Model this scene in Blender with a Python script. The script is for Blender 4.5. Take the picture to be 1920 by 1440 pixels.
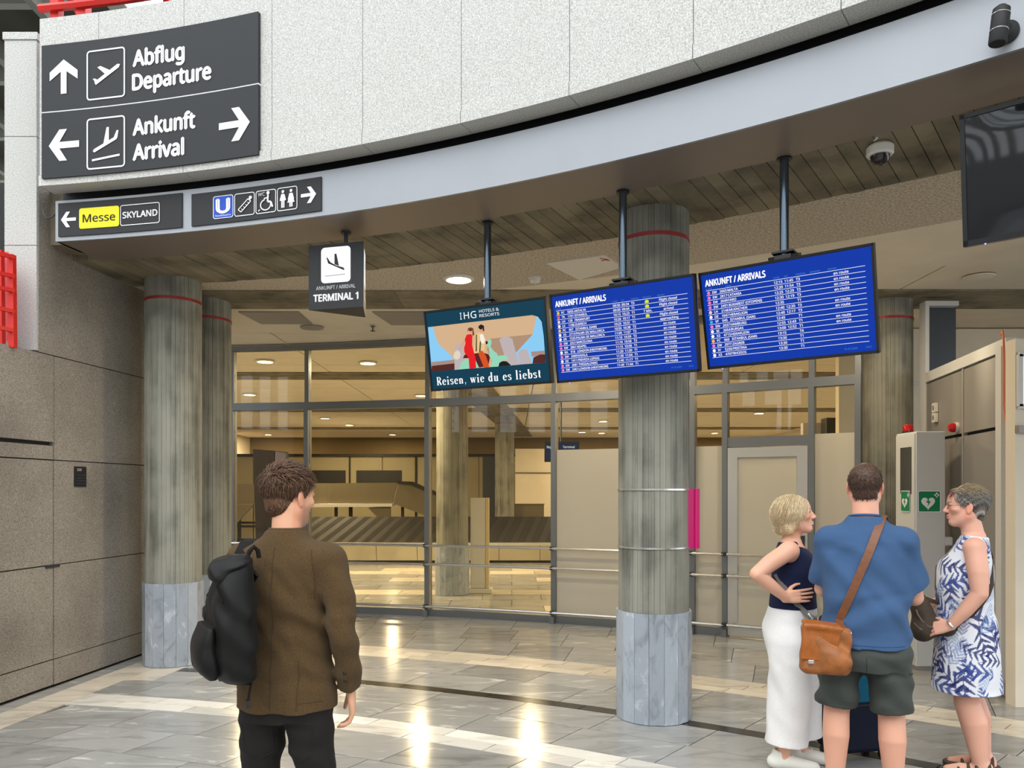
import bpy, bmesh, math, random
import numpy as np
from mathutils import Vector, Matrix, Euler

for o in list(bpy.data.objects): bpy.data.objects.remove(o)
sc = bpy.context.scene
COL = sc.collection
rnd = random.Random(7)
# ------------------------------------------------------------------ camera
F_PX, HOR, CAM_H = 1450.0, 922.0, 1.66
cam = bpy.data.cameras.new('camera'); camo = bpy.data.objects.new('camera', cam); COL.objects.link(camo)
cam.sensor_fit = 'HORIZONTAL'; cam.sensor_width = 36.0; cam.lens = 36.0 * F_PX / 1920
cam.shift_y = (HOR - 720) / 1920; cam.clip_end = 300
camo.location = (0, 0, CAM_H); camo.rotation_euler = (math.pi / 2, 0, 0)
sc.camera = camo
# ------------------------------------------------------------------ sky and exposure
w = bpy.data.worlds.new('world'); sc.world = w; w.use_nodes = True
bg = w.node_tree.nodes['Background']; bg.inputs[0].default_value = (0.90, 0.95, 1.0, 1); bg.inputs[1].default_value = 2.3
vs = sc.view_settings
vs.view_transform = 'Standard'; vs.look = 'None'; vs.exposure = 0.14; vs.gamma = 1.0; vs.use_curve_mapping = False
sun = bpy.data.lights.new('sun', 'SUN'); suno = bpy.data.objects.new('sun', sun); COL.objects.link(suno)
sun.energy = 1.1; sun.angle = 0.6; sun.color = (1.0, 0.97, 0.92); suno.rotation_euler = (math.radians(38), math.radians(-14), 0)
WARM = (1.0, 0.81, 0.54)
# ------------------------------------------------------------------ geometry frame: the round hall's centre and its radii
CX, CY = -5.6, -5.9
R_GRAN, R_FASC, R_SOFF, R_CONC, R_SPECK, R_GLASS = 12.22, 12.35, 12.87, 13.72, 14.78, 16.88
Z_SOFF = 3.70
def arc(R, phi, z=0.0): return (CX + R * math.sin(phi), CY + R * math.cos(phi), z)
def pix(x, y, d): return ((x - 960) / F_PX * d, d, CAM_H + (HOR - y) / F_PX * d)
def pixz(x, y, z):
    d = F_PX * (z - CAM_H) / (HOR - y); return ((x - 960) / F_PX * d, d, z)
def phi_at(x, R):
    t = (x - 960) / F_PX                     # point (t*d, d): (t d - CX)^2 + (d - CY)^2 = R^2
    a = t * t + 1; b = -2 * (t * CX + CY); c = CX * CX + CY * CY - R * R
    d = (-b + math.sqrt(b * b - 4 * a * c)) / (2 * a)
    return math.atan2(t * d - CX, d - CY)
def phi_of(X, Y): return math.atan2(X - CX, Y - CY)
# ------------------------------------------------------------------ object helpers
def link(o): COL.objects.link(o); return o
def tag(o, label=None, cat=None, group=None, kind=None):
    if label: o['label'] = label
    if cat: o['category'] = cat
    if group: o['group'] = group
    if kind: o['kind'] = kind
    return o
def empty(name, loc=(0, 0, 0), rz=0.0, parent=None):
    o = bpy.data.objects.new(name, None); o.empty_display_size = 0.05
    o.location = loc; o.rotation_euler = (0, 0, rz); link(o)
    if parent: o.parent = parent
    return o
def thing(name, label, cat, loc=(0, 0, 0), rz=0.0, group=None): return tag(empty(name, loc, rz), label, cat, group)
def struct(name, loc=(0, 0, 0)): return tag(empty(name, loc), kind='structure')
def mw(o):
    m = Matrix.LocRotScale(o.location, o.rotation_euler, None)
    return mw(o.parent) @ m if o.parent else m
class MB:
    """collects simple solids in world space; build() links them as one mesh object under a parent"""
    def __init__(s): s.v = []; s.f = []
    def add(s, vs_, fs):
        n = len(s.v); s.v += [tuple(p) for p in vs_]; s.f += [tuple(i + n for i in f) for f in fs]; return s
    def hexa(s, p):       # 8 points: bottom ring 0-3, top ring 4-7
        return s.add(p, [(3, 2, 1, 0), (4, 5, 6, 7), (0, 1, 5, 4), (1, 2, 6, 5), (2, 3, 7, 6), (3, 0, 4, 7)])
    def box(s, c, d, rz=0.0, m=None):
        x, y, z = d[0] / 2, d[1] / 2, d[2] / 2
        p = [Vector(q) for q in ((-x, -y, -z), (x, -y, -z), (x, y, -z), (-x, y, -z), (-x, -y, z), (x, -y, z), (x, y, z), (-x, y, z))]
        if m is None: m = Matrix.Rotation(rz, 3, 'Z')
        c = Vector(c); return s.hexa([m @ q + c for q in p])
    def bar(s, a, b, wd, hd, up=(0, 0, 1)):
        a, b = Vector(a), Vector(b); d = (b - a).normalized(); u = Vector(up)
        r = d.cross(u)
        if r.length < 1e-4: r = d.cross(Vector((1, 0, 0)))
        r.normalize(); u = r.cross(d)
        r *= wd / 2; u *= hd / 2
        return s.hexa([a - r - u, a + r - u, b + r - u, b - r - u, a - r + u, a + r + u, b + r + u, b - r + u])
    def prism(s, poly, z0, z1):
        n = len(poly)
        return s.add([(x, y, z0) for x, y in poly] + [(x, y, z1) for x, y in poly],
            [tuple(range(n))[::-1], tuple(range(n, 2 * n))] + [(i, (i + 1) % n, n + (i + 1) % n, n + i) for i in range(n)])
    def arcbox(s, R0, R1, p0, p1, z0, z1, n=1):
        vs_ = []
        for i in range(n + 1):
            p = p0 + (p1 - p0) * i / n
            vs_ += [arc(R0, p, z0), arc(R1, p, z0), arc(R1, p, z1), arc(R0, p, z1)]
        fs = [(0, 1, 2, 3), tuple(4 * n + k for k in (3, 2, 1, 0))]
        for i in range(n):
            a = 4 * i; b = a + 4
            for k in range(4): fs.append((a + k, b + k, b + (k + 1) % 4, a + (k + 1) % 4))
        return s.add(vs_, fs)
    def tube(s, pts, r, n=10, cap=True):
        pts = [Vector(p) for p in pts]; rs = r if isinstance(r, (list, tuple)) else [r] * len(pts)
        base = len(s.v); u = None
        for i, p in enumerate(pts):
            d = (pts[min(i + 1, len(pts) - 1)] - pts[max(i - 1, 0)]).normalized()
            if u is None:
                u = d.cross(Vector((0, 0, 1)))
                if u.length < 1e-3: u = d.cross(Vector((1, 0, 0)))
            u = (u - d * u.dot(d)).normalized(); v2 = d.cross(u)
            for k in range(n):
                a = 2 * math.pi * k / n; s.v.append(tuple(p + (u * math.cos(a) + v2 * math.sin(a)) * rs[i]))
        for i in range(len(pts) - 1):
            for k in range(n):
                a = base + i * n; b = a + n; s.f.append((a + k, a + (k + 1) % n, b + (k + 1) % n, b + k))
        if cap:
            s.f.append(tuple(base + k for k in range(n))[::-1]); e = base + (len(pts) - 1) * n; s.f.append(tuple(e + k for k in range(n)))
        return s
    def lathe(s, prof, c=(0, 0, 0), n=32, m=None):     # prof: (r, z) bottom to top or any way round
        base = len(s.v); c = Vector(c)
        for r, z in prof:
            for k in range(n):
                a = 2 * math.pi * k / n; q = Vector((r * math.cos(a), r * math.sin(a), z))
                s.v.append(tuple((m @ q if m is not None else q) + c))
        for i in range(len(prof) - 1):
            for k in range(n):
                a = base + i * n; b = a + n; s.f.append((a + k, a + (k + 1) % n, b + (k + 1) % n, b + k))
        s.f.append(tuple(base + k for k in range(n))[::-1]); e = base + (len(prof) - 1) * n; s.f.append(tuple(e + k for k in range(n)))
        return s
    def ball(s, c, r, n=12):
        r = r if isinstance(r, (tuple, list)) else (r, r, r)
        m = Matrix.Diagonal(Vector(r)); k = n // 2
        return s.lathe([(max(math.sin(math.pi * i / k), 1e-3), -math.cos(math.pi * i / k)) for i in range(k + 1)], c, n, m)
    def build(s, name, mat, parent=None, smooth=False, local=False, bevel=0.0, kind=None):
        me = bpy.data.meshes.new(name); v = s.v
        if parent and not local:
            im = mw(parent).inverted(); v = [tuple(im @ Vector(p)) for p in v]
        me.from_pydata(v, [], s.f); me.materials.append(mat)
        bm = bmesh.new(); bm.from_mesh(me)
        if bevel: bmesh.ops.bevel(bm, geom=bm.edges[:], offset=bevel, segments=1, affect='EDGES', clamp_overlap=True)
        bmesh.ops.recalc_face_normals(bm, faces=bm.faces[:])
        bm.to_mesh(me); bm.free()
        if smooth:
            me.polygons.foreach_set('use_smooth', [True] * len(me.polygons)); me.set_sharp_from_angle(angle=math.radians(40))
        o = link(bpy.data.objects.new(name, me))
        if parent: o.parent = parent
        if kind: o['kind'] = kind
        return o
def dup(o, parent=None, loc=None):
    c = o.copy(); link(c); c.parent = parent
    if loc is not None: c.location = loc
    for ch in list(o.children): dup(ch, c)
    return c
# ------------------------------------------------------------------ materials
def nt(name):
    m = bpy.data.materials.new(name); m.use_nodes = True; t = m.node_tree
    return m, t.nodes, t.links, t.nodes['Principled BSDF']
def pbr(name, col, rough=0.5, metal=0.0, noise=0.0, nscale=30.0, bump=0.0, bscale=200.0, coat=0.0, stretch=None, spec=None):
    m, N, L, b = nt(name)
    b.inputs['Roughness'].default_value = rough; b.inputs['Metallic'].default_value = metal
    b.inputs['Base Color'].default_value = (*col, 1)
    if coat: b.inputs['Coat Weight'].default_value = coat; b.inputs['Coat Roughness'].default_value = 0.05
    if spec is not None: b.inputs['Specular IOR Level'].default_value = spec
    if noise or bump:
        tc = N.new('ShaderNodeTexCoord'); mp = N.new('ShaderNodeMapping'); L.new(tc.outputs['Object'], mp.inputs[0])
        if stretch: mp.inputs['Scale'].default_value = stretch
    if noise:
        n = N.new('ShaderNodeTexNoise'); n.inputs['Scale'].default_value = nscale; n.inputs['Detail'].default_value = 5; L.new(mp.outputs[0], n.inputs[0])
        r = N.new('ShaderNodeMapRange'); r.inputs[1].default_value = 0.3; r.inputs[2].default_value = 0.7
        r.inputs[3].default_value = 1 - noise; r.inputs[4].default_value = 1 + noise; L.new(n.outputs[0], r.inputs[0])
        mx = N.new('ShaderNodeVectorMath'); mx.operation = 'SCALE'; mx.inputs[0].default_value = col; L.new(r.outputs[0], mx.inputs['Scale'])
        L.new(mx.outputs[0], b.inputs['Base Color'])
    if bump:
        n = N.new('ShaderNodeTexNoise'); n.inputs['Scale'].default_value = bscale; n.inputs['Detail'].default_value = 3; L.new(mp.outputs[0], n.inputs[0])
        bp = N.new('ShaderNodeBump'); bp.inputs['Strength'].default_value = bump; bp.inputs['Distance'].default_value = 0.01
        L.new(n.outputs[0], bp.inputs['Height']); L.new(bp.outputs[0], b.inputs['Normal'])
    return m
def emit(name, col, strength):
    m, N, L, b = nt(name)
    b.inputs['Base Color'].default_value = (0, 0, 0, 1) ; b.inputs['Roughness'].default_value = 0.4; b.inputs['Specular IOR Level'].default_value = 0.12
    b.inputs['Emission Color'].default_value = (*col, 1); b.inputs['Emission Strength'].default_value = strength
    return m
def srgb(r, g, b):
    f = lambda c: ((c / 255 + 0.055) / 1.055) ** 2.4 if c > 10 else c / 255 / 12.92
    return (f(r), f(g), f(b))
def ramp(N, pts):
    r = N.new('ShaderNodeValToRGB'); e = r.color_ramp.elements
    e[0].position, e[0].color = pts[0][0], (*pts[0][1], 1); e[1].position, e[1].color = pts[1][0], (*pts[1][1], 1)
    for p, c in pts[2:]:
        q = e.new(p); q.color = (*c, 1)
    return r
def granite(name, cols, scale, dirt=0.0, rough=0.6):
    """speckled stone: fine mottling of three tones, optional blotchy grime with a shape of its own"""
    m, N, L, b = nt(name); b.inputs['Roughness'].default_value = rough
    tc = N.new('ShaderNodeTexCoord')
    v = N.new('ShaderNodeTexNoise'); v.inputs['Scale'].default_value = scale; v.inputs['Detail'].default_value = 3; v.inputs['Roughness'].default_value = 0.75
    L.new(tc.outputs['Object'], v.inputs[0])
    r = ramp(N, [(0.36, cols[0]), (0.5, cols[1]), (0.64, cols[2])]); L.new(v.outputs[0], r.inputs[0]); out = r.outputs[0]
    if dirt:
        n = N.new('ShaderNodeTexNoise'); n.inputs['Scale'].default_value = 1.3; n.inputs['Detail'].default_value = 6; L.new(tc.outputs['Object'], n.inputs[0])
        q = ramp(N, [(0.42, (1, 1, 1)), (0.75, (1 - dirt,) * 3)]); L.new(n.outputs[0], q.inputs[0])
        mx = N.new('ShaderNodeMix'); mx.data_type = 'RGBA'; mx.blend_type = 'MULTIPLY'; mx.inputs[0].default_value = 1
        L.new(out, mx.inputs[6]); L.new(q.outputs[0], mx.inputs[7]); out = mx.outputs[2]
    L.new(out, b.inputs['Base Color'])
    bp = N.new('ShaderNodeBump'); bp.inputs['Strength'].default_value = 0.15; bp.inputs['Distance'].default_value = 0.003
    L.new(v.outputs[0], bp.inputs['Height']); L.new(bp.outputs[0], b.inputs['Normal'])
    return m
def marble(name, base, vein, rough=0.17, per_object=True, scale=2.2):
    """cloudy veined marble; every slab gets its own tone and vein offset from its object's random number"""
    m, N, L, b = nt(name); b.inputs['Roughness'].default_value = rough
    tc = N.new('ShaderNodeTexCoord'); oi = N.new('ShaderNodeObjectInfo')
    mp = N.new('ShaderNodeMapping'); L.new(tc.outputs['Object'], mp.inputs[0])
    mul = N.new('ShaderNodeMath'); mul.operation = 'MULTIPLY'; mul.inputs[1].default_value = 40; L.new(oi.outputs['Random'], mul.inputs[0])
    cmb = N.new('ShaderNodeCombineXYZ'); L.new(mul.outputs[0], cmb.inputs[0]); L.new(mul.outputs[0], cmb.inputs[2]); L.new(cmb.outputs[0], mp.inputs['Location'])
    mp.inputs['Rotation'].default_value = (0, 0, 0.6); mp.inputs['Scale'].default_value = (0.7, 2.4, 1.4)
    n = N.new('ShaderNodeTexNoise'); n.inputs['Scale'].default_value = scale; n.inputs['Detail'].default_value = 8; n.inputs['Distortion'].default_value = 1.2
    n.inputs['Roughness'].default_value = 0.62; L.new(mp.outputs[0], n.inputs[0])
    dk = tuple(c * 0.62 for c in base)
    r = ramp(N, [(0.30, dk), (0.48, base), (0.58, base), (0.70, vein)]); L.new(n.outputs[0], r.inputs[0])
    mr = N.new('ShaderNodeMapRange'); mr.inputs[3].default_value = 0.80; mr.inputs[4].default_value = 1.14; L.new(oi.outputs['Random'], mr.inputs[0])
    mx = N.new('ShaderNodeVectorMath'); mx.operation = 'SCALE'; L.new(r.outputs[0], mx.inputs[0]); L.new(mr.outputs[0], mx.inputs['Scale'])
    L.new(mx.outputs[0], b.inputs['Base Color'])
    return m
def concrete(name, base, axis='z', dark=0.45, scale=1.0):
    """board-marked concrete: streaks along the boards plus blotches"""
    m, N, L, b = nt(name); b.inputs['Roughness'].default_value = 0.75
    tc = N.new('ShaderNodeTexCoord'); mp = N.new('ShaderNodeMapping'); L.new(tc.outputs['Object'], mp.inputs[0])
    mp.inputs['Scale'].default_value = (14 * scale, 14 * scale, 0.55 * scale) if axis == 'z' else (3, 3, 3)
    oi = N.new('ShaderNodeObjectInfo')
    n = N.new('ShaderNodeTexNoise'); n.inputs['Scale'].default_value = 1.0; n.inputs['Detail'].default_value = 6; n.inputs['Roughness'].default_value = 0.6; L.new(mp.outputs[0], n.inputs[0])
    n2 = N.new('ShaderNodeTexNoise'); n2.inputs['Scale'].default_value = 2.2; n2.inputs['Detail'].default_value = 6; L.new(tc.outputs['Object'], n2.inputs[0])
    ad = N.new('ShaderNodeMath'); ad.operation = 'ADD'; L.new(n.outputs[0], ad.inputs[0]); L.new(n2.outputs[0], ad.inputs[1])
    r = ramp(N, [(0.36, tuple(c * dark for c in base)), (0.52, base), (0.66, tuple(min(1, c * 1.25) for c in base))])
    hv = N.new('ShaderNodeMath'); hv.operation = 'MULTIPLY'; hv.inputs[1].default_value = 0.5; L.new(ad.outputs[0], hv.inputs[0]); L.new(hv.outputs[0], r.inputs[0])
    mr = N.new('ShaderNodeMapRange'); mr.inputs[3].default_value = 0.82; mr.inputs[4].default_value = 1.16; L.new(oi.outputs['Random'], mr.inputs[0])
    mx = N.new('ShaderNodeVectorMath'); mx.operation = 'SCALE'; L.new(r.outputs[0], mx.inputs[0]); L.new(mr.outputs[0], mx.inputs['Scale'])
    L.new(mx.outputs[0], b.inputs['Base Color'])
    bp = N.new('ShaderNodeBump'); bp.inputs['Strength'].default_value = 0.3; bp.inputs['Distance'].default_value = 0.004
    L.new(n.outputs[0], bp.inputs['Height']); L.new(bp.outputs[0], b.inputs['Normal'])
    return m
def glass_mat(name, tint=(0.93, 0.96, 0.94), ior=1.36):
    m = bpy.data.materials.new(name); m.use_nodes = True; N, L = m.node_tree.nodes, m.node_tree.links; N.clear()
    out = N.new('ShaderNodeOutputMaterial'); mx = N.new('ShaderNodeMixShader'); fr = N.new('ShaderNodeFresnel'); fr.inputs[0].default_value = ior
    t = N.new('ShaderNodeBsdfTransparent'); t.inputs[0].default_value = (*tint, 1); g = N.new('ShaderNodeBsdfGlossy'); g.inputs['Roughness'].default_value = 0.0
    L.new(fr.outputs[0], mx.inputs[0]); L.new(t.outputs[0], mx.inputs[1]); L.new(g.outputs[0], mx.inputs[2]); L.new(mx.outputs[0], out.inputs[0])
    return m
def vcol(name, rough=0.5, bump=0.0, bscale=300.0, sss=0.0, spec=0.4):
    """colour from the mesh's own print / skin tone attribute"""
    m, N, L, b = nt(name); b.inputs['Roughness'].default_value = rough; b.inputs['Specular IOR Level'].default_value = spec
    a = N.new('ShaderNodeAttribute'); a.attribute_name = 'tone'; L.new(a.outputs['Color'], b.inputs['Base Color'])
    if sss: b.inputs['Subsurface Weight'].default_value = sss; b.inputs['Subsurface Radius'].default_value = (0.012, 0.005, 0.003); b.inputs['Subsurface Scale'].default_value = 1.0
    if bump:
        tc = N.new('ShaderNodeTexCoord'); n = N.new('ShaderNodeTexNoise'); n.inputs['Scale'].default_value = bscale; L.new(tc.outputs['Object'], n.inputs[0])
        bp = N.new('ShaderNodeBump'); bp.inputs['Strength'].default_value = bump; bp.inputs['Distance'].default_value = 0.004; L.new(n.outputs[0], bp.inputs['Height']); L.new(bp.outputs[0], b.inputs['Normal'])
    return m
M = {}
M['granite'] = granite('light_granite', [srgb(160, 159, 154), srgb(196, 195, 190), srgb(222, 221, 217)], 120)
M['stone'] = granite('brown_stone', [srgb(122, 115, 106), srgb(152, 144, 133), srgb(178, 170, 158)], 95, dirt=0.38)
M['gap'] = pbr('dark_joint', (0.03, 0.03, 0.03), 0.9)
M['black'] = pbr('black', (0.012, 0.012, 0.013), 0.6)
M['marble'] = marble('grey_marble', srgb(160, 160, 157), srgb(216, 214, 208), 0.15)
M['cream'] = marble('cream_stone', srgb(222, 212, 194), srgb(236, 228, 214), 0.19)
M['white_stone'] = marble('white_stone', srgb(228, 224, 214), srgb(240, 237, 230), 0.18)
M['dark_stone'] = marble('black_stone', srgb(40, 38, 36), srgb(62, 58, 54), 0.14)
M['base'] = marble('blue_grey_marble', srgb(168, 176, 186), srgb(206, 212, 220), 0.3, scale=3.0)
M['column'] = concrete('column_concrete', srgb(142, 141, 129), 'z', 0.32)
M['beam'] = concrete('board_concrete', srgb(128, 119, 98), 'o', 0.36)
M['speck'] = granite('speckled_plaster', [srgb(150, 138, 120), srgb(196, 184, 164), srgb(220, 208, 188)], 55, rough=0.9)
M['plaster'] = pbr('plaster', srgb(232, 221, 200), 0.9, noise=0.04, nscale=3)
M['fascia'] = pbr('brushed_fascia', srgb(160, 163, 168), 0.42, 0.55, noise=0.03, nscale=2)
M['soffit'] = pbr('bronze_soffit', srgb(132, 120, 110), 0.45, 0.3)
M['steel'] = pbr('grey_steel', srgb(128, 132, 136), 0.38, 0.6)
M['steel_dark'] = pbr('dark_steel', srgb(70, 74, 78), 0.4, 0.6)
M['chrome'] = pbr('chrome', srgb(220, 220, 218), 0.25, 0.8)
M['alu'] = pbr('aluminium', srgb(206, 206, 202), 0.33, 0.6)
M['red'] = pbr('red_paint', srgb(214, 38, 30), 0.4)
M['ring'] = pbr('red_band', srgb(150, 34, 36), 0.45)
M['glass'] = glass_mat('clear_glass', (0.92, 0.90, 0.82))
M['frost'] = pbr('frosted_glass', srgb(200, 194, 178), 0.22, noise=0.015, nscale=2)
M['sign'] = pbr('charcoal_sign', srgb(34, 36, 39), 0.6)
M['white'] = pbr('white_print', srgb(245, 245, 246), 0.5)
M['yellow'] = pbr('yellow_print', srgb(248, 232, 20), 0.5)
M['blue'] = pbr('blue_print', srgb(20, 74, 190), 0.5)
M['panel_grey'] = pbr('grey_panel', srgb(150, 146, 142), 0.45, 0.2)
M['panel_lt'] = pbr('light_panel', srgb(212, 212, 210), 0.45)
M['lamp'] = emit('lamp_glow', (1.0, 0.86, 0.62), 14.0)
M['plastic_w'] = pbr('white_plastic', srgb(225, 222, 214), 0.4)
# ================================================================== STRUCTURE
# ---- floor: slab plus every stone of the hall paving
floor = struct('floor')
WALL_A, WALL_B = (-3.93, 6.42), (-3.79, 7.64)              # two points on the left wall's face
WS = (WALL_B[0] - WALL_A[0]) / (WALL_B[1] - WALL_A[1])     # slope dX/dY
def wall_x(y): return WALL_A[0] + WS * (y - WALL_A[1])
MB().box((0, 4, -0.06), (44, 52, 0.1)).build('slab', pbr('grout', srgb(96, 93, 88), .8), floor)
def clip_left(poly, off):                                  # keep what lies right of the border line
    out = []
    inside = lambda p: p[0] - (wall_x(p[1]) + off)
    for i in range(len(poly)):
        a, b = poly[i], poly[(i + 1) % len(poly)]; da, db = inside(a), inside(b)
        if da >= 0: out.append(a)
        if da * db < 0:
            t = da / (da - db); out.append((a[0] + t * (b[0] - a[0]), a[1] + t * (b[1] - a[1])))
    return out
def stone(poly, mat, name, top=0.0):
    if len(poly) < 3: return
    cx = sum(p[0] for p in poly) / len(poly); cy = sum(p[1] for p in poly) / len(poly)
    g = 0.0015
    q = []
    for x, y in poly:
        l = math.hypot(x - cx, y - cy) or 1; q.append((x - (x - cx) / l * g * 1.4, y - (y - cy) / l * g * 1.4))
    m = MB().prism([(x - cx, y - cy) for x, y in q], -0.02, top + rnd.uniform(-0.0003, 0.0003))
    o = m.build(name, mat, floor, local=True); o.location = (cx, cy, 0); return o
def ring_row(R0, R1, L, mat, name, x0=-3.6, phi1=None, off=0.0, skew=0.14, border=0.47):
    p = phi_of(wall_x(7.0) + 0.2, math.sqrt(max(R0 * R0 - (wall_x(7.0) - CX) ** 2, 1)) + CY) - 0.03 + off / R0
    end = phi1 or 1.02
    sk = skew * (R1 - R0) / R0
    while p < end:
        dp = L / R0; g = 0.002 / R0
        a, b = p + g, p + dp - g
        pl = [arc(R0 + .002, a)[:2], arc(R0 + .002, (a + b) / 2)[:2], arc(R0 + .002, b)[:2], arc(R1 - .002, b + sk)[:2], arc(R1 - .002, (a + b) / 2 + sk)[:2], arc(R1 - .002, a + sk)[:2]]
        y = [q[1] for q in pl]; x = [q[0] for q in pl]
        vis = max(y) > 4.2 and max(x[i] / max(y[i], .1) for i in range(6)) > -0.75 and min(x[i] / max(y[i], .1) for i in range(6)) < 0.76
        pl = clip_left(pl, border)
        if len(pl) >= 3 and vis: stone(pl, mat, name)
        p += dp
for i, (r0, r1, off) in enumerate([(10.37, 10.81, .1), (10.81, 11.25, .43), (11.25, 11.69, .12), (11.69, 12.13, .46), (12.45, 12.87, .20), (12.87, 13.29, .52), (13.42, 13.88, .33), (13.88, 14.33, .05)]):
    ring_row(r0, r1, 0.72, M['marble'], 'marble_tile', off=off)
ring_row(12.13, 12.29, 0.62, M['white_stone'], 'white_tile', off=.31, border=.47); ring_row(12.29, 12.45, 0.62, M['white_stone'], 'white_tile', off=0, border=.47)
ring_row(13.29, 13.42, 0.80, M['dark_stone'], 'dark_tile', border=.74)
for k in range(3): ring_row(14.33 + .157 * k, 14.487 + .157 * k, 0.62, M['cream'], 'cream_tile', off=.21 * k)
for k in range(3): ring_row(14.80 + .69 * k, 15.49 + .69 * k, 0.60, M['marble'], 'marble_tile', off=.02 * k, skew=-0.20, border=.47)
# border strips along the left wall
def strip(o0, o1, y0, y1, L, mat, name):
    y = y0
    while y < y1 - .01:
        e = min(y + L, y1)
        stone([(wall_x(y) + o0, y + .002), (wall_x(y) + o1, y + .002), (wall_x(e) + o1, e - .002), (wall_x(e) + o0, e - .002)], mat, name); y = e
strip(.012, .17, 4.2, 9.3, .8, M['marble'], 'border_tile')
strip(.17, .468, 4.2, 9.3, .62, M['cream'], 'border_tile')
strip(.472, .735, 6.25, 9.3, .55, M['cream'], 'border_tile')
# paving further round the hall and inside the baggage hall
far = MB()
for r in range(24):
    R0 = 1.0 + .4 * r
    if R0 > 10.3: break
    for k in range(int(2 * math.pi * R0 / .9)):
        p = 2 * math.pi * k / int(2 * math.pi * R0 / .9); dp = 2 * math.pi / int(2 * math.pi * R0 / .9)
        far.arcbox(R0 + .002, R0 + .398, p + .002 / R0, p + dp - .002 / R0, -.02, 0, 1)
far.build('far_paving', M['marble'], floor, kind='stuff')
for i in range(15):
    y0 = 10.0 + .62 * i
    for j in range(9):
        x0 = -4.6 + .92 * j + (.46 if i % 2 else 0)
        cream = (i in (4, 9)) or (j in (2, 5) and i < 11 and i % 3 == 1)
        if math.hypot(x0 + .46 - CX, y0 - CY) < R_GLASS + .05: continue
        stone([(x0, y0 + .003), (x0 + .914, y0 + .003), (x0 + .914, y0 + .614), (x0, y0 + .614)], M['cream' if cream else 'marble'], 'baggage_hall_tile')
MB().box((0, 25.2, -.008), (26, 11.8, .01)).box((-7.4, 14.3, -.008), (5.5, 10, .01)).box((7.9, 14.6, -.008), (8, 9.2, .01)).build('far_floor', M['marble'], floor)

# ---- left wall: brown stone slabs and the hidden service door, granite tower above
wl = struct('wall_left')
wd = Vector((WALL_B[0] - WALL_A[0], WALL_B[1] - WALL_A[1], 0)).normalized(); wn = Vector((wd.y, -wd.x, 0))  # wn points into the hall
def wp(y, z, off=0.0): return Vector((wall_x(y), y, z)) + wn * off
def wslab(y0, y1, z0, z1, mat, name, parent, off=0.0, th=0.05, g=0.004):
    a, b, c, d = y0 + g, y1 - g, z0 + g, z1 - g
    MB().hexa([wp(a, c, off - th), wp(a, c, off), wp(b, c, off), wp(b, c, off - th), wp(a, d, off - th), wp(a, d, off), wp(b, d, off), wp(b, d, off - th)]).build(name, mat, parent)
wcore = MB().hexa([wp(-2, 0, -.4), wp(-2, 0, -.045), wp(9.3, 0, -.045), wp(9.3, 0, -.4), wp(-2, 2.8, -.4), wp(-2, 2.8, -.045), wp(9.3, 2.8, -.045), wp(9.3, 2.8, -.4)])
wcore.hexa([wp(6.42, 2.8, -.4), wp(6.42, 2.8, -.045), wp(9.3, 2.8, -.045), wp(9.3, 2.8, -.4), wp(6.42, 4.2, -.4), wp(6.42, 4.2, -.045), wp(9.3, 4.2, -.045), wp(9.3, 4.2, -.4)]).build('core', M['gap'], wl)
zs = [(0.01, .23), (.23, 1.035), (1.035, 1.93), (1.93, 2.82)]
YD = 6.60
for (a, b) in ((YD, 8.1), (8.1, 9.3)):
    for z0, z1 in zs: wslab(a, b, z0, z1, M['stone'], 'stone_slab', wl)
    wslab(a if a != YD else 6.42, b, 2.82, 4.2, M['stone'], 'stone_slab', wl)
for (a, b) in ((5.5, YD), (4.2, 5.5), (2.9, 4.2), (1.6, 2.9), (.3, 1.6), (-2, .3)):
    wslab(a, b, 1.93 if a != 5.5 else 2.08, 2.82, M['stone'], 'stone_slab', wl)
    if a != 5.5:
        for z0, z1 in zs[:3]: wslab(a, b, z0, z1, M['stone'], 'stone_slab', wl)
d2 = struct('door_2')
for z0, z1 in ((.01, .23), (.23, 1.035), (1.035, 1.93), (1.93, 2.055)): wslab(5.5, YD, z0, z1, M['stone'], 'stone_slab', d2, off=-.006, g=.005)
MB().hexa([wp(6.50, 1.015, 0), wp(6.50, 1.015, .012), wp(6.66, 1.015, .012), wp(6.66, 1.015, 0), wp(6.50, 1.04, 0), wp(6.50, 1.04, .012), wp(6.66, 1.04, .012), wp(6.66, 1.04, 0)]).build('finger_pull', M['steel_dark'], d2)
# grey granite tower at the corner
tw = struct('wall_corner_tower')
TX0, TX1, TY = -4.20, -3.935, 6.40
MB().box(((TX0 + TX1) / 2, TY + .42, 4.1), (TX1 - TX0 - .02, .78, 2.56)).build('core', M['gap'], tw)
for z0, z1 in ((2.83, 3.70), (3.70, 4.60), (4.60, 5.40)):
    MB().box(((TX0 + TX1) / 2, TY + .025, (z0 + z1) / 2), (TX1 - TX0, .05, z1 - z0 - .006)).build('granite_slab', M['granite'], tw)
    MB().box((TX0 + .02, TY + .45, (z0 + z1) / 2), (.04, .8, z1 - z0 - .006)).build('granite_slab', M['granite'], tw)
MB().box(((TX0 + TX1) / 2, TY + .42, 5.43), (TX1 - TX0 + .02, .86, .06)).build('coping', M['granite'], tw)

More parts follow.
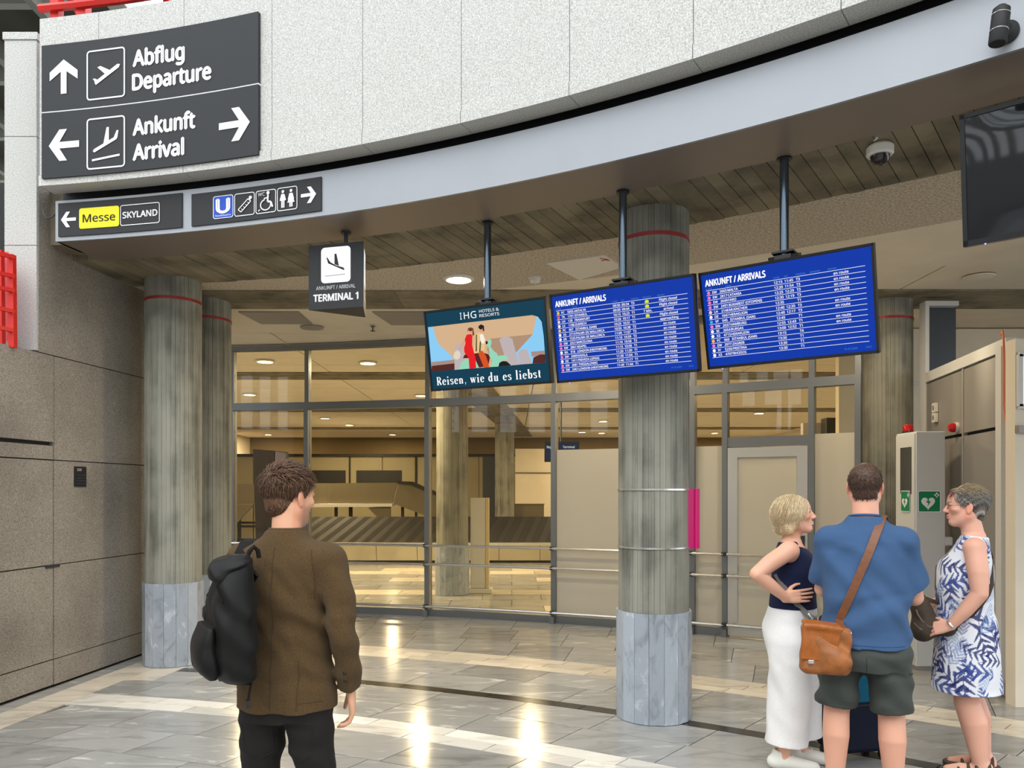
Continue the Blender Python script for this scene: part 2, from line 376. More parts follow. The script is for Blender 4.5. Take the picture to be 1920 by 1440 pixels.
# ---- curved granite parapet above the arrivals level
wf = struct('wall_front')
PH0 = phi_at(74, R_GRAN)
jx = [185, 345, 510, 680, 865, 1068, 1300, 1578]
ph = [PH0] + [phi_at(x, R_GRAN) for x in jx]
step = .067
while ph[-1] < 1.15: ph.append(ph[-1] + step)
MB().arcbox(R_GRAN + .045, R_GRAN + .36, PH0, 1.15, 4.16, 5.40, 40).build('core', M['gap'], wf)
for a, b in zip(ph[:-1], ph[1:]):
    g = .0022 / R_GRAN
    MB().arcbox(R_GRAN, R_GRAN + .05, a + g, b - g, 4.19, 5.44, 3).build('granite_panel', M['granite'], wf)
    MB().arcbox(R_GRAN - .012, R_GRAN + .16, a + g, b - g, 4.10, 4.183, 3).build('granite_ledge', M['granite'], wf)
# ---- fascia with its soffit
t1 = struct('trim_1')
PF0 = phi_at(104, R_FASC)
MB().arcbox(R_FASC, R_FASC + .02, PF0, 1.15, Z_SOFF, 4.03, 48).build('fascia_band', M['fascia'], t1, smooth=True)
MB().arcbox(R_FASC + .02, R_SOFF, PF0, 1.15, Z_SOFF, Z_SOFF + .02, 48).build('soffit_panel', M['soffit'], t1, smooth=True)
MB().arcbox(R_FASC + .02, R_FASC + .3, PF0, PF0 + .002, Z_SOFF, 4.03, 1).build('end_plate', M['fascia'], t1)
MB().arcbox(R_FASC + .15, R_SOFF + .02, PF0 - .004, 1.15, 4.03, 4.2, 48).build('recess', M['black'], t1)

# ---- ceiling: curved board-marked beam, speckled ring, plaster, straight beams
ce = struct('ceiling')
PC0 = phi_of(wall_x(7.2), 7.2) - .02
nb = 126; dphi = (1.1 - PC0) / nb
for k in range(nb):
    a = PC0 + k * dphi
    MB().arcbox(R_SOFF - .02, R_CONC, a + .0002, a + dphi - .0002, Z_SOFF + .004 + rnd.uniform(-.003, .004), Z_SOFF + .06, 1).build('formwork_board', M['beam'], ce)
MB().arcbox(R_SOFF - .3, R_CONC, PC0, 1.12, Z_SOFF + .05, Z_SOFF + .5, 40).build('beam_core', M['beam'], ce)
MB().arcbox(R_CONC + .002, R_SPECK - .006, PC0 - .05, 1.12, Z_SOFF + .01, Z_SOFF + .06, 48).build('speckled_ceiling', M['speck'], ce)
# straight beams through the hall
BEAMS = ((7.86, 8.64), (13.3, 14.1), (19.0, 19.8), (24.6, 25.4))
for y0, y1 in BEAMS:
    bm_ = empty('beam', (0, (y0 + y1) / 2, Z_SOFF), parent=ce)
    for k in range(5):
        wdt = (y1 - y0) / 5
        if y0 < 8: 
            for xa, xb in ((wall_x(8.2) + .01, -1.2), (-1.2, 1.4), (1.4, 4.2), (4.2, 7.2)):
                MB().box(((xa + xb) / 2, y0 + wdt * (k + .5), Z_SOFF + .03 + rnd.uniform(-.003, .003)), (xb - xa - .004, wdt - .004, .06)).build('formwork_board', M['beam'], bm_)
        else:
            MB().box((-.3, y0 + wdt * (k + .5), Z_SOFF + .03 + rnd.uniform(-.003, .003)), (19, wdt - .004, .06)).build('formwork_board', M['beam'], bm_)
bd = empty('beam', (-.6, 17, Z_SOFF), parent=ce)
a0, a1 = Vector((-1.0, 12.6, Z_SOFF + .02)), Vector((.35, 28.5, Z_SOFF + .02))
for k in range(4):
    off = Vector(((k - 1.5) * .2, 0, 0)); MB().bar(a0 + off, a1 + off, .196, .06).build('formwork_board', M['beam'], bd)
# plaster fields: the ring between the speckled band and R 16.1, and everything beyond, laid between joints
arcpl = MB().arcbox(R_SPECK, 16.08, PC0 - .08, 1.12, Z_SOFF + .016, Z_SOFF + .05, 48).build('plaster_ring', M['plaster'], ce)
for (xa, xb) in ((-10.0, -3.14), (-3.12, .40), (.42, 3.94), (3.96, 9.5)):
    ys = [10.06, 12.6, 15.4, 18.2, 21.0, 23.8, 26.6, 29.4]
    y0_ = 4.0 if xa > 3.9 else 7.0 if xa > .3 else 8.3
    MB().prism([(xa, y0_), (xb, y0_), (xb, 10.05), (xa, 10.05)], Z_SOFF + .02, Z_SOFF + .055).build('plaster_panel', M['plaster'], ce)
    for ya, yb in zip(ys[:-1], ys[1:]):
        MB().prism([(xa, ya + .012), (xb, ya + .012), (xb, yb - .012), (xa, yb - .012)], Z_SOFF + .02, Z_SOFF + .055).build('plaster_panel', M['plaster'], ce)
MB().box((-.3, 19.2, Z_SOFF + .1), (20, 22.0, .06)).box((6.2, 5.0, Z_SOFF + .1), (5, 4, .06)).arcbox(R_CONC, 17.5, PC0 - .1, 1.12, Z_SOFF + .07, Z_SOFF + .13, 40).build('ceiling_void', M['gap'], ce)
# ceiling fittings that are part of the ceiling
def ceil_panel(pts, mat, name):
    P = [pixz(x, y, Z_SOFF + .006) for x, y in pts]
    o = MB().prism([(p[0], p[1]) for p in P], Z_SOFF + .0, Z_SOFF + .02).build(name, mat, ce)
    return o
fl = ceil_panel([(1024, 493), (1133, 478), (1168, 500), (1086, 524)], M['plastic_w'], 'access_flap')
ceil_panel([(698, 585), (800, 585), (815, 609), (734, 609)], M['panel_grey'], 'vent_panel')
ceil_panel([(447, 585), (560, 585), (585, 607), (490, 607)], M['panel_grey'], 'vent_panel')
q = pixz(1133, 486, Z_SOFF - .003)
MB().box((q[0], q[1], q[2]), (.09, .012, .002), .45).box((q[0] + .0, q[1] + .03, q[2]), (.012, .07, .002), .45).box((q[0] + .03, q[1] + .035, q[2]), (.06, .012, .002), .45).build('red_letter_mark', M['red'], ce)

# ---- right side: partition wall and back walls
wr = struct('wall_right')
PA, PB = Vector((3.985, 6.25, 0)), Vector((4.34, 8.15, 0)); pd = (PB - PA).normalized(); pn = Vector((-pd.y, pd.x, 0))
def pr(t, z, off=0.0): return PA + (PB - PA) * t + pn * off + Vector((0, 0, z))
def pslab(t0, t1, z0, z1, mat, name, off=0.0, th=.04, ztop=None):
    MB().hexa([pr(t0, z0, off - th), pr(t0, z0, off), pr(t1, z0, off), pr(t1, z0, off - th), pr(t0, z1, off - th), pr(t0, z1, off), pr(t1, z1, off), pr(t1, z1, off - th)]).build(name, mat, wr)
for t0, t1 in ((.06, .44), (.46, .98)):
    pslab(t0, t1, .04, 2.17, M['panel_grey'], 'metal_panel'); pslab(t0, t1, 2.20, 2.78, M['panel_grey'], 'metal_panel')
pslab(.0, 1.0, .02, 2.8, M['gap'], 'panel_backing', off=-.045, th=.03)
pslab(-.02, .99, 2.80, 2.90, M['panel_lt'], 'top_rail', off=.01, th=.08)
pslab(.443, .457, .04, 2.79, M['alu'], 'joint_cover', off=.006)
pslab(0.0, .055, .04, 2.84, M['panel_lt'], 'end_post', off=.03, th=.09)
MB().box((4.03, 6.17, .07), (.15, .13, .13), -.1).build('post_foot', M['panel_grey'], wr, bevel=.008)
MB().box((6.2, 9.75, 1.85), (4.2, .1, 3.7)).build('backdrop_panel', M['plaster'], wr)
MB().box((6.2, 9.69, 3.02), (4.2, .03, .05)).build('picture_rail', M['panel_lt'], wr)
# light jamb with a lit window at the picture's right edge
MB().box((4.06, 6.02, 1.42), (.36, .12, 2.84)).build('window_jamb', M['plaster'], wr)
wlit = struct('window_3'); MB().box((4.06, 5.95, 2.515), (.28, .012, .36)).build('pane', emit('lit_window', (1.0, .72, .35), 1.2), wlit)
for z_ in (2.315, 2.715): MB().box((4.06, 5.94, z_), (.34, .03, .035)).build('window_frame', M['panel_lt'], wlit)
for x_ in (3.90, 4.22): MB().box((x_, 5.94, 2.515), (.035, .03, .40)).build('window_frame', M['panel_lt'], wlit)
MB().box((4.06, 5.94, 2.14), (.36, .05, .06)).build('sill_panel', M['panel_grey'], wr)
# steel door channel by the column
ch = struct('trim_2')
MB().box((4.335, 8.13, 1.85), (.04, .12, 3.6)).build('channel_flange', M['panel_lt'], ch)
MB().box((4.55, 8.22, 1.85), (.32, .03, 3.6)).build('channel_web', M['steel_dark'], ch)
MB().box((4.50, 8.13, 3.63), (.34, .1, .05)).build('channel_head', M['panel_lt'], ch)

# ---- baggage hall back walls
wb = struct('wall_back')
MB().box((-1, 29.6, 1.95), (24, .2, 3.9)).build('rear_wall', pbr('dark_olive_wall', srgb(120, 104, 74), 0.9), wb)
MB().box((-10.1, 20, 1.95), (.2, 20, 3.9)).build('side_wall', M['plaster'], wb)
MB().box((9.6, 19, 1.95), (.2, 22, 3.9)).build('side_wall', M['plaster'], wb)
MB().box((1.05, 24.2, 1.5), (1.9, .15, 3.0)).build('partition', M['plaster'], wb)
MB().box((1.05, 24.1, 2.25), (1.9, .02, .02)).build('partition_joint', M['gap'], wb)

# ---- far side of the round hall, behind the viewer: wall with a row of windows under the glass roof
wo = struct('wall_hall')
R_H = 13.4; N = 40; p0, p1 = 1.75, 2 * math.pi - .75
pc = pbr('hall_plaster', srgb(168, 162, 152), 0.8)
MB().arcbox(R_H, R_H + .3, p0, p1, 0, 4.6, N).build('lower_wall', pc, wo)
MB().arcbox(R_H, R_H + .3, p0, p1, 8.2, 9.2, N).build('upper_wall', pc, wo)
for k in range(30):
    a = p0 + (p1 - p0) * k / 30; d = (p1 - p0) / 30
    MB().arcbox(R_H, R_H + .3, a, a + d * .42, 4.6, 8.2, 2).build('window_pier', pc, wo)
rf = struct('roof')
steel_w = pbr('white_steel', srgb(190, 194, 188), 0.5)
for k in range(9):
    x = -22 + 4.2 * k; MB().bar((x, -20, 11.2), (x + 2, 16, 11.2), .16, .5).build('roof_beam', steel_w, rf)
for k in range(8):
    y = -18 + 4.4 * k; MB().bar((-24, y, 11.0), (14, y, 11.0), .1, .18).build('roof_purlin', steel_w, rf)
# ================================================================== GLAZED FACADE
w1 = struct('window_1')
mx = [395, 437, 577, 803, 1040, 1300, 1361, 1523, 1610]
mp_ = [phi_at(x, R_GLASS) for x in mx]
ZT = 2.80; ZH = 3.63; ZF = 2.19
for i, p in enumerate(mp_):
    hw = .030 / R_GLASS
    MB().arcbox(R_GLASS - .07, R_GLASS + .06, p - hw, p + hw, .0, ZT, 1).build('mullion', M['steel'], w1)
    MB().arcbox(R_GLASS - .04, R_GLASS + .05, p - hw, p + hw, ZT + .1, ZH, 1).build('mullion', M['steel'], w1)
for i, (a, b) in enumerate(zip(mp_[:-1], mp_[1:])):
    g = .031 / R_GLASS; a2, b2 = a + g, b - g
    MB().arcbox(R_GLASS - .06, R_GLASS + .06, a - g, b + g, ZT, ZT + .1, 4).build('transom', M['steel'], w1)
    MB().arcbox(R_GLASS - .05, R_GLASS + .05, a - g, b + g, ZH, ZH + .07, 4).build('head_rail', M['steel'], w1)
    MB().arcbox(R_GLASS - .012, R_GLASS, a2, b2, ZT + .1, ZH, 4).build('pane', M['glass'], w1)
    if i == 6:      # door bay: transom over the door, fanlight above
        MB().arcbox(R_GLASS - .06, R_GLASS + .05, a2, b2, ZF - .02, ZF + .09, 3).build('transom', M['steel'], w1)
        MB().arcbox(R_GLASS - .012, R_GLASS, a2, b2, ZF + .09, ZT, 3).build('pane', M['glass'], w1)
        continue
    MB().arcbox(R_GLASS - .06, R_GLASS + .06, a2, b2, 0.0, .09, 4).build('sill_rail', M['steel'], w1)
    if i >= 4:
        z = ZF + (.1 if i == 7 else .0)
        MB().arcbox(R_GLASS - .012, R_GLASS, a2, b2, .09, z, 4).build('frosted_pane', M['frost'], w1)
        MB().arcbox(R_GLASS - .012, R_GLASS, a2, b2, z, ZT, 4).build('pane', M['glass'], w1)
    else:
        MB().arcbox(R_GLASS - .012, R_GLASS, a2, b2, .09, ZT, 4).build('pane', M['glass'], w1)
# door leaf
d1 = struct('door_1')
a, b = mp_[6] + .036 / R_GLASS, mp_[7] - .036 / R_GLASS; R = R_GLASS - .05
fw = .11 / R_GLASS
for p, q in ((a, a + fw), (b - fw, b)): MB().arcbox(R - .02, R + .03, p, q, .02, ZF - .03, 1).build('stile', M['alu'], d1)
MB().arcbox(R - .02, R + .03, a + fw, b - fw, ZF - .14, ZF - .03, 2).build('top_rail', M['alu'], d1)
MB().arcbox(R - .02, R + .03, a + fw, b - fw, .02, .16, 2).build('kick_rail', M['alu'], d1)
MB().arcbox(R, R + .01, a + fw, b - fw, .16, ZF - .14, 2).build('frosted_pane', M['frost'], d1)
for z in (.947, .70, .14):
    MB().tube([arc(R - .07, a + (b - a) * k / 4, z) for k in range(5)], .016, 8).build('push_rail', M['chrome'], d1, smooth=True)
    for p in (a + .004, b - .004): MB().bar(arc(R - .07, p, z), arc(R, p, z), .03, .03).build('rail_bracket', M['steel_dark'], d1)
MB().arcbox(R - .03, R + .02, b - fw * .75, b - fw * .25, 1.0, 1.18, 1).build('lock_plate', M['steel_dark'], d1)
# guard rails fixed in front of the glazing
gr = thing('guard_rail', 'chrome triple guard rail running along the curved glass facade', 'railing', arc(R_GLASS - .15, mp_[2]))
for i, (a, b) in enumerate(zip(mp_[:-1], mp_[1:])):
    if i == 6: continue
    for z in (.947, .70, .14):
        MB().tube([arc(R_GLASS - .14, a + (b - a) * k / 6, z) for k in range(7)], .017, 8).build('rail', M['chrome'], gr, smooth=True)
for i, p in enumerate(mp_):
    for z in (.947, .70, .14):
        MB().bar(arc(R_GLASS - .155, p, z), arc(R_GLASS - .06, p, z), .035, .045).build('bracket', M['steel_dark'], gr)
    MB().arcbox(R_GLASS - .13, R_GLASS - .075, p - .0018, p + .0018, 0, .09, 1).build('floor_shoe', M['steel'], gr)

# ================================================================== COLUMNS
_cols = {}
def column(x, y, label, bands=False, n=40, top=3.72):
    c = thing('concrete_column', label, 'column', (x, y, 0), group=None)
    r0 = .258; m = MB(); rr = random.Random(int(x * 1000 + y * 77))
    vs_ = []; 
    for k in range(n):
        a0 = 2 * math.pi * k / n; a1 = 2 * math.pi * (k + 1) / n; dr = rr.uniform(-.002, .002); e = .006
        for a_, r_ in ((a0 + e, r0 + dr), (a1 - e, r0 + dr), (a1, r0 - .004)): vs_.append((r_ * math.cos(a_), r_ * math.sin(a_)))
    m.prism([(x + p[0], y + p[1]) for p in vs_], .78, 3.49); m.build('shaft', M['column'], c)
    MB().prism([(x + p[0], y + p[1]) for p in vs_], 3.508, top).build('shaft_head', M['column'], c)
    MB().lathe([(.250, 3.486), (.263, 3.486), (.263, 3.512), (.250, 3.512)], (x, y, 0), 40).build('red_band', M['ring'], c, smooth=True)
    nb_ = 16; rb = .278; sh = None
    MB().lathe([(.262, .0), (.262, .79)], (x, y, 0), 32).build('base_core', M['gap'], c)
    for k in range(nb_):
        a0 = 2 * math.pi * (k + .25) / nb_; a1 = a0 + 2 * math.pi / nb_
        if 'slab' not in _cols:
            w2 = rb * math.sin(math.pi / nb_) - .0012; ri = rb * math.cos(math.pi / nb_)
            mm = MB().prism([(ri, -w2), (ri, w2), (ri - .02, w2 * .93), (ri - .02, -w2 * .93)], .004, .79)
            o = mm.build('marble_slab', M['base'], c, local=True); _cols['slab'] = o.data
        else:
            o = link(bpy.data.objects.new('marble_slab', _cols['slab'])); o.parent = c
        o.rotation_euler = (0, 0, (a0 + a1) / 2)
    if bands:
        for z in (1.675, 1.255): MB().lathe([(.262, z - .006), (.266, z - .006), (.266, z + .006), (.262, z + .006)], (x, y, 0), 40).build('steel_band', M['chrome'], c, smooth=True)
    return c
column(-3.30, 7.54, 'board-marked concrete column standing closest to the brown stone wall')
column(-3.30, 8.34, 'concrete column half hidden behind the one by the stone wall')
column(1.05, 5.74, 'large concrete column in the middle with two steel bands and marble foot', True)
column(4.05, 8.36, 'concrete column behind the grey defibrillator cabinet')
column(-.97, 12.55, 'yellowish concrete column inside the glazing beside the white pillar')
column(-.20, 20.9, 'far concrete column deep inside the baggage hall')
# magenta panel hooked to the middle column
pk = thing('magenta_panel', 'bright magenta panel strapped to the side of the middle column', 'panel', (1.33, 5.78, 0))
MB().box((1.372, 5.76, 1.465), (.008, .3, .435), math.radians(-14)).build('panel_face', pbr('magenta', srgb(226, 0, 116), .35), pk)
MB().box((1.318, 5.63, 1.465), (.10, .008, .435), math.radians(10)).build('panel_wing', pbr('magenta_dark', srgb(190, 0, 100), .4), pk)

# ================================================================== 2D LETTERING
_tc = {}
FONT = None
try:                                         # the sans face that ships with the program; the built-in one otherwise
    import os
    fp_ = os.path.join(bpy.utils.system_resource('DATAFILES'), 'fonts', 'NotoSansMath-Regular.woff2')
    if os.path.exists(fp_): FONT = bpy.data.fonts.load(fp_)
except Exception: FONT = None
def text2d(body, bold=0.0):
    key = (body, bold)
    if key in _tc: return _tc[key]
    cu = bpy.data.curves.new('t', 'FONT'); cu.body = body; cu.resolution_u = 3; cu.offset = 0
    if FONT: cu.font = FONT
    ob = bpy.data.objects.new('t', cu); me = ob.to_mesh()
    v = np.array([(q.co.x, q.co.y) for q in me.vertices]) if len(me.vertices) else np.zeros((0, 2)); f = [tuple(p.vertices) for p in me.polygons]
    ob.to_mesh_clear(); bpy.data.objects.remove(ob); bpy.data.curves.remove(cu)
    _tc[key] = (v, f); return v, f
CAP = text2d('H')[0][:, 1].max()
class D2:
    def __init__(s): s.v = []; s.f = []
    def add(s, v, f): n = len(s.v); s.v += [tuple(p) for p in v]; s.f += [tuple(i + n for i in q) for q in f]; return s
    def poly(s, pts): return s.add(pts, [tuple(range(len(pts)))])
    def rect(s, u0, v0, u1, v1): return s.poly([(u0, v0), (u1, v0), (u1, v1), (u0, v1)])
    def text(s, body, u0, v0, cap, width=None, bold=0.0, align='l'):
        v, f = text2d(body)
        if bold and len(v):          # heavier weight: the outline laid over itself, shifted a little each way
            n_ = len(v); v = np.concatenate([v + np.array(o) * bold for o in ((0, 0), (1, 0), (-1, 0), (0, .8), (0, -.8))]); f = [tuple(i + n_ * k for i in q) for k in range(5) for q in f]
        if not len(v): return s
        k = cap / CAP; x0, x1 = v[:, 0].min(), v[:, 0].max(); kx = (width / (x1 - x0)) if width else k
        ww = (x1 - x0) * kx; sh = {'l': 0, 'c': -ww / 2, 'r': -ww}[align]
        return s.add(np.stack([u0 + sh + (v[:, 0] - x0) * kx, v0 + v[:, 1] * k], 1), f)
    def stroke(s, pts, wd):
        for (ax, ay), (bx, by) in zip(pts[:-1], pts[1:]):
            l = math.hypot(bx - ax, by - ay); nx, ny = -(by - ay) / l * wd / 2, (bx - ax) / l * wd / 2
            s.poly([(ax + nx, ay + ny), (ax - nx, ay - ny), (bx - nx, by - ny), (bx + nx, by + ny)])
        return s
    def disc(s, u, v, r, n=12, ry=None):
        return s.poly([(u + r * math.cos(2 * math.pi * k / n), v + (ry or r) * math.sin(2 * math.pi * k / n)) for k in range(n)])
    def rrect(s, u0, v0, u1, v1, r, wd=None, n=5):
        def loop(i):
            out = []
            for cx, cy, a in ((u1 - r, v1 - r, 0), (u0 + r, v1 - r, 1), (u0 + r, v0 + r, 2), (u1 - r, v0 + r, 3)):
                for k in range(n + 1):
                    t = math.pi / 2 * (a + k / n); out.append((cx + (r - i) * math.cos(t), cy + (r - i) * math.sin(t)))
            return out
        o = loop(0)
        if wd is None: return s.poly(o)
        q = loop(wd); m = len(o)
        return s.add(o + q, [(i, (i + 1) % m, m + (i + 1) % m, m + i) for i in range(m)])
    def arrow(s, cx, cy, sz, ang):      # chevron arrow pointing along ang, sz = half length
        P = [(-1, .20), (.32, .20), (-.26, .78), (.26, .86), (1.0, 0), (.26, -.86), (-.26, -.78), (.32, -.20), (-1, -.20)]
        P = [(-1, .19), (.30, .19), (-.20, .92), (.30, .92), (1.0, .0), (.30, -.92), (-.20, -.92), (.30, -.19), (-1, -.19)]
        c, n = math.cos(ang), math.sin(ang)
        Q = [(cx + sz * (x * c - y * n), cy + sz * (x * n + y * c)) for x, y in P]
        return s.add(Q, [(0, 1, 7, 8), (1, 2, 3, 4), (4, 5, 6, 7), (1, 4, 7)])
    def build(s, name, mat, parent, fn):
        mb = MB(); mb.v = [tuple(fn(u, v)) for u, v in s.v]; mb.f = s.f
        me = bpy.data.meshes.new(name); im = mw(parent).inverted()
        me.from_pydata([tuple(im @ Vector(p)) for p in mb.v], [], s.f); me.materials.append(mat)
        o = link(bpy.data.objects.new(name, me)); o.parent = parent; return o
def plane_icon(d, u0, v0, w_, h_, kind):
    q = lambda pts: [(u0 + w_ * x, v0 + h_ * y) for x, y in pts]
    if kind == 'dep':
        d.poly(q([(.24, .30), (.84, .60), (.87, .66), (.80, .67), (.20, .36)])); d.poly(q([(.52, .47), (.28, .65), (.36, .67), (.64, .55)])); d.poly(q([(.26, .32), (.16, .43), (.22, .43), (.34, .37)]))
    else:
        d.poly(q([(.20, .33), (.78, .55), (.80, .60), (.74, .60), (.20, .40), (.16, .36)])); d.poly(q([(.42, .42), (.52, .80), (.58, .80), (.58, .50)])); d.poly(q([(.68, .54), (.78, .72), (.83, .72), (.80, .57)]))
        d.poly(q([(.14, .16), (.86, .22), (.86, .26), (.14, .20)]))

# ================================================================== SIGNS
# big direction sign on the granite
RS = R_GRAN - .03
pS0, pS1 = phi_at(78, RS), phi_at(484, RS); zS0, zS1 = 4.15, 5.205
sg = thing('direction_sign', 'large charcoal Abflug Departure and Ankunft Arrival sign on granite', 'sign', arc(RS, (pS0 + pS1) / 2, zS0))
zm = (zS0 + zS1) / 2 - .003
MB().arcbox(RS, R_GRAN, pS0, pS1, zS0, zm - .006, 10).build('lower_board', M['sign'], sg); MB().arcbox(RS, R_GRAN, pS0, pS1, zm + .006, zS1, 10).build('upper_board', M['sign'], sg)
MB().arcbox(RS + .004, R_GRAN, pS0, pS1, zm - .006, zm + .006, 10).build('divider', M['white'], sg)
fn = lambda u, v: arc(RS - .004, u / RS, v)
U = lambda x: phi_at(x, RS) * RS
Vv = lambda t: zS1 - t * (zS1 - zS0)
d = D2(); d.arrow((U(120)), Vv(.25), .135, math.pi / 2); d.build('up_arrow', M['white'], sg, fn)
d = D2(); d.rrect(U(163), Vv(.45), U(235), Vv(.08), .03, .012); plane_icon(d, U(163), Vv(.45), U(235) - U(163), Vv(.08) - Vv(.45), 'dep'); d.build('departure_symbol', M['white'], sg, fn)
d = D2(); d.arrow((U(120.5)), Vv(.762), .135, math.pi); d.build('left_arrow', M['white'], sg, fn)
d = D2(); d.arrow(U(440), Vv(.765), .135, 0); d.build('right_arrow', M['white'], sg, fn)
d = D2(); d.rrect(U(163), Vv(.965), U(235), Vv(.585), .03, .012); plane_icon(d, U(163), Vv(.965), U(235) - U(163), Vv(.585) - Vv(.965), 'arr'); d.build('arrival_symbol', M['white'], sg, fn)
d = D2(); d.text('Abflug', U(249), Vv(.236), .118, U(347) - U(249), .034); d.build('abflug_lettering', M['white'], sg, fn); d = D2(); d.text('Departure', U(248), Vv(.410), .118, U(397) - U(248), .034); d.build('departure_lettering', M['white'], sg, fn)
d = D2(); d.text('Ankunft', U(249), Vv(.742), .118, U(367) - U(249), .034); d.build('ankunft_lettering', M['white'], sg, fn); d = D2(); d.text('Arrival', U(249), Vv(.925), .118, U(346) - U(249), .034); d.build('arrival_lettering', M['white'], sg, fn)
# two boards on the fascia
RF = R_FASC - .012
fnf = lambda u, v: arc(RF - .004, u / RF, v); UF = lambda x: phi_at(x, RF) * RF
def fboard(name, label, x0, x1, z0, z1):
    t = thing(name, label, 'sign', arc(RF, phi_at((x0 + x1) / 2, RF), z0)); MB().arcbox(RF, R_FASC, phi_at(x0, RF), phi_at(x1, RF), z0, z1, 6).build('board', M['sign'], t); return t
f1 = fboard('fascia_sign', 'charcoal fascia sign with yellow Messe plate and Skyland box', 109, 341, 3.735, 4.005)
d = D2(); d.arrow(UF(129), 3.868, .068, math.pi); d.build('left_arrow', M['white'], f1, fnf)
d = D2(); d.rrect(UF(226), 3.785, UF(300), 3.95, .02, .006); d.build('skyland_frame', M['white'], f1, fnf)
d = D2(); d.rrect(UF(149), 3.785, UF(224), 3.95, .02); d.build('yellow_plate', M['yellow'], f1, fnf)
d = D2(); d.text('Messe', UF(156), 3.835, .062, UF(217) - UF(156), .008); d.build('messe_lettering', M['sign'], f1, lambda u, v: arc(RF - .007, u / RF, v))
d = D2(); d.text('SKYLAND', UF(230), 3.845, .048, UF(296) - UF(230), .025); d.build('skyland_lettering', M['white'], f1, fnf)
f2 = fboard('fascia_sign', 'charcoal fascia sign with blue U plate and restroom pictograms', 359, 602, 3.735, 3.985)
d = D2(); zb, zt = 3.77, 3.945
for x0, x1 in ((400, 438), (440, 478), (480, 518), (520, 558)): D2().rrect(UF(x0), zb, UF(x1), zt, .02, .006).build('pictogram_frame', M['white'], f2, fnf)
d.arrow(UF(579), 3.862, .066, 0); d.build('right_arrow', M['white'], f2, fnf)
d = D2(); d.rrect(UF(401), zb + .004, UF(437), zt - .004, .018); d.build('blue_plate', M['blue'], f2, fnf)
fw2 = lambda u, v: arc(RF - .007, u / RF, v)
d = D2(); d.text('U', UF(419), 3.812, .105, UF(433) - UF(406), .03, 'c'); d.text('Stadtbahn', UF(419), 3.785, .013, UF(434) - UF(405), 0, 'c'); d.build('u_lettering', M['white'], f2, fw2)
d = D2(); u0 = UF(440); ww = UF(478) - u0
th = [(u0 + ww * .2, zb + .05), (u0 + ww * .68, zb + .125), (u0 + ww * .82, zb + .105), (u0 + ww * .34, zb + .03), (u0 + ww * .2, zb + .05)]
d.stroke(th, .007); d.disc(u0 + ww * .80, zb + .132, .014)
for k in range(4): d.stroke([(u0 + ww * (.36 + .1 * k), zb + .055 + .0155 * k), (u0 + ww * (.41 + .1 * k), zb + .046 + .0155 * k)], .004)
d.build('locker_symbol', M['white'], f2, fw2)
d = D2(); u0 = UF(480); ww = UF(518) - u0
d.text('WC', u0 + ww * .12, zb + .132, .026, ww * .34, .01); d.disc(u0 + ww * .62, zb + .15, .014)
d.stroke([(u0 + ww * .62, zb + .135), (u0 + ww * .60, zb + .085), (u0 + ww * .76, zb + .08), (u0 + ww * .84, zb + .04)], .014); d.stroke([(u0 + ww * .61, zb + .115), (u0 + ww * .42, zb + .11)], .009)
pts = [(u0 + ww * .50 + .045 * math.cos(a), zb + .062 + .040 * math.sin(a)) for a in [math.radians(t) for t in range(100, 400, 25)]]; d.stroke(pts, .009); d.stroke([(u0 + ww * .22, zb + .03), (u0 + ww * .14, zb + .02)], .008)
d.build('wheelchair_symbol', M['white'], f2, fw2)
d = D2(); u0 = UF(520); ww = UF(558) - u0
for k, s in ((.30, 0), (.70, 1)):
    c = u0 + ww * k; d.disc(c, zb + .143, .012); d.poly([(c - .014, zb + .125), (c - .028, zb + .078), (c - .02, zb + .075), (c + .02, zb + .075), (c + .028, zb + .078), (c + .014, zb + .125)])
    if s: d.poly([(c - .012, zb + .10), (c - .032, zb + .055), (c + .032, zb + .055), (c + .012, zb + .10)])
    d.rect(c - .014, zb + .022, c - .002, zb + .08); d.rect(c + .002, zb + .022, c + .014, zb + .08)
d.build('restroom_symbol', M['white'], f2, fw2)
# hanging Terminal 1 box: triangular prism
A, B, C3 = Vector((-1.585, 6.03, 0)), Vector((-1.135, 5.91, 0)), Vector((-1.19, 6.28, 0))
zt, zb = 3.575, 3.075
hs = thing('hanging_sign', 'triangular charcoal box sign Terminal 1 hanging below the soffit', 'sign', ((A + B + C3) / 3 + Vector((0, 0, zb))))
MB().prism([(p.x, p.y) for p in (A, B, C3)], zb, zt).build('casing', M['sign'], hs)
cc = (A + B + C3) / 3
MB().tube([(cc.x, cc.y, zt), (cc.x, cc.y, Z_SOFF)], .016, 10).build('hanger', M['steel_dark'], hs, smooth=True)
MB().lathe([(.04, Z_SOFF - .015), (.04, Z_SOFF)], (cc.x, cc.y, 0), 16).build('ceiling_plate', M['steel_dark'], hs)
lit = emit('backlit_white', (1.0, .97, 1.0), 1.05)
def face_fn(a, b, off):
    dx = (b - a).normalized(); nn = Vector((dx.y, -dx.x, 0))
    return lambda u, v: a + dx * u + nn * off + Vector((0, 0, v))
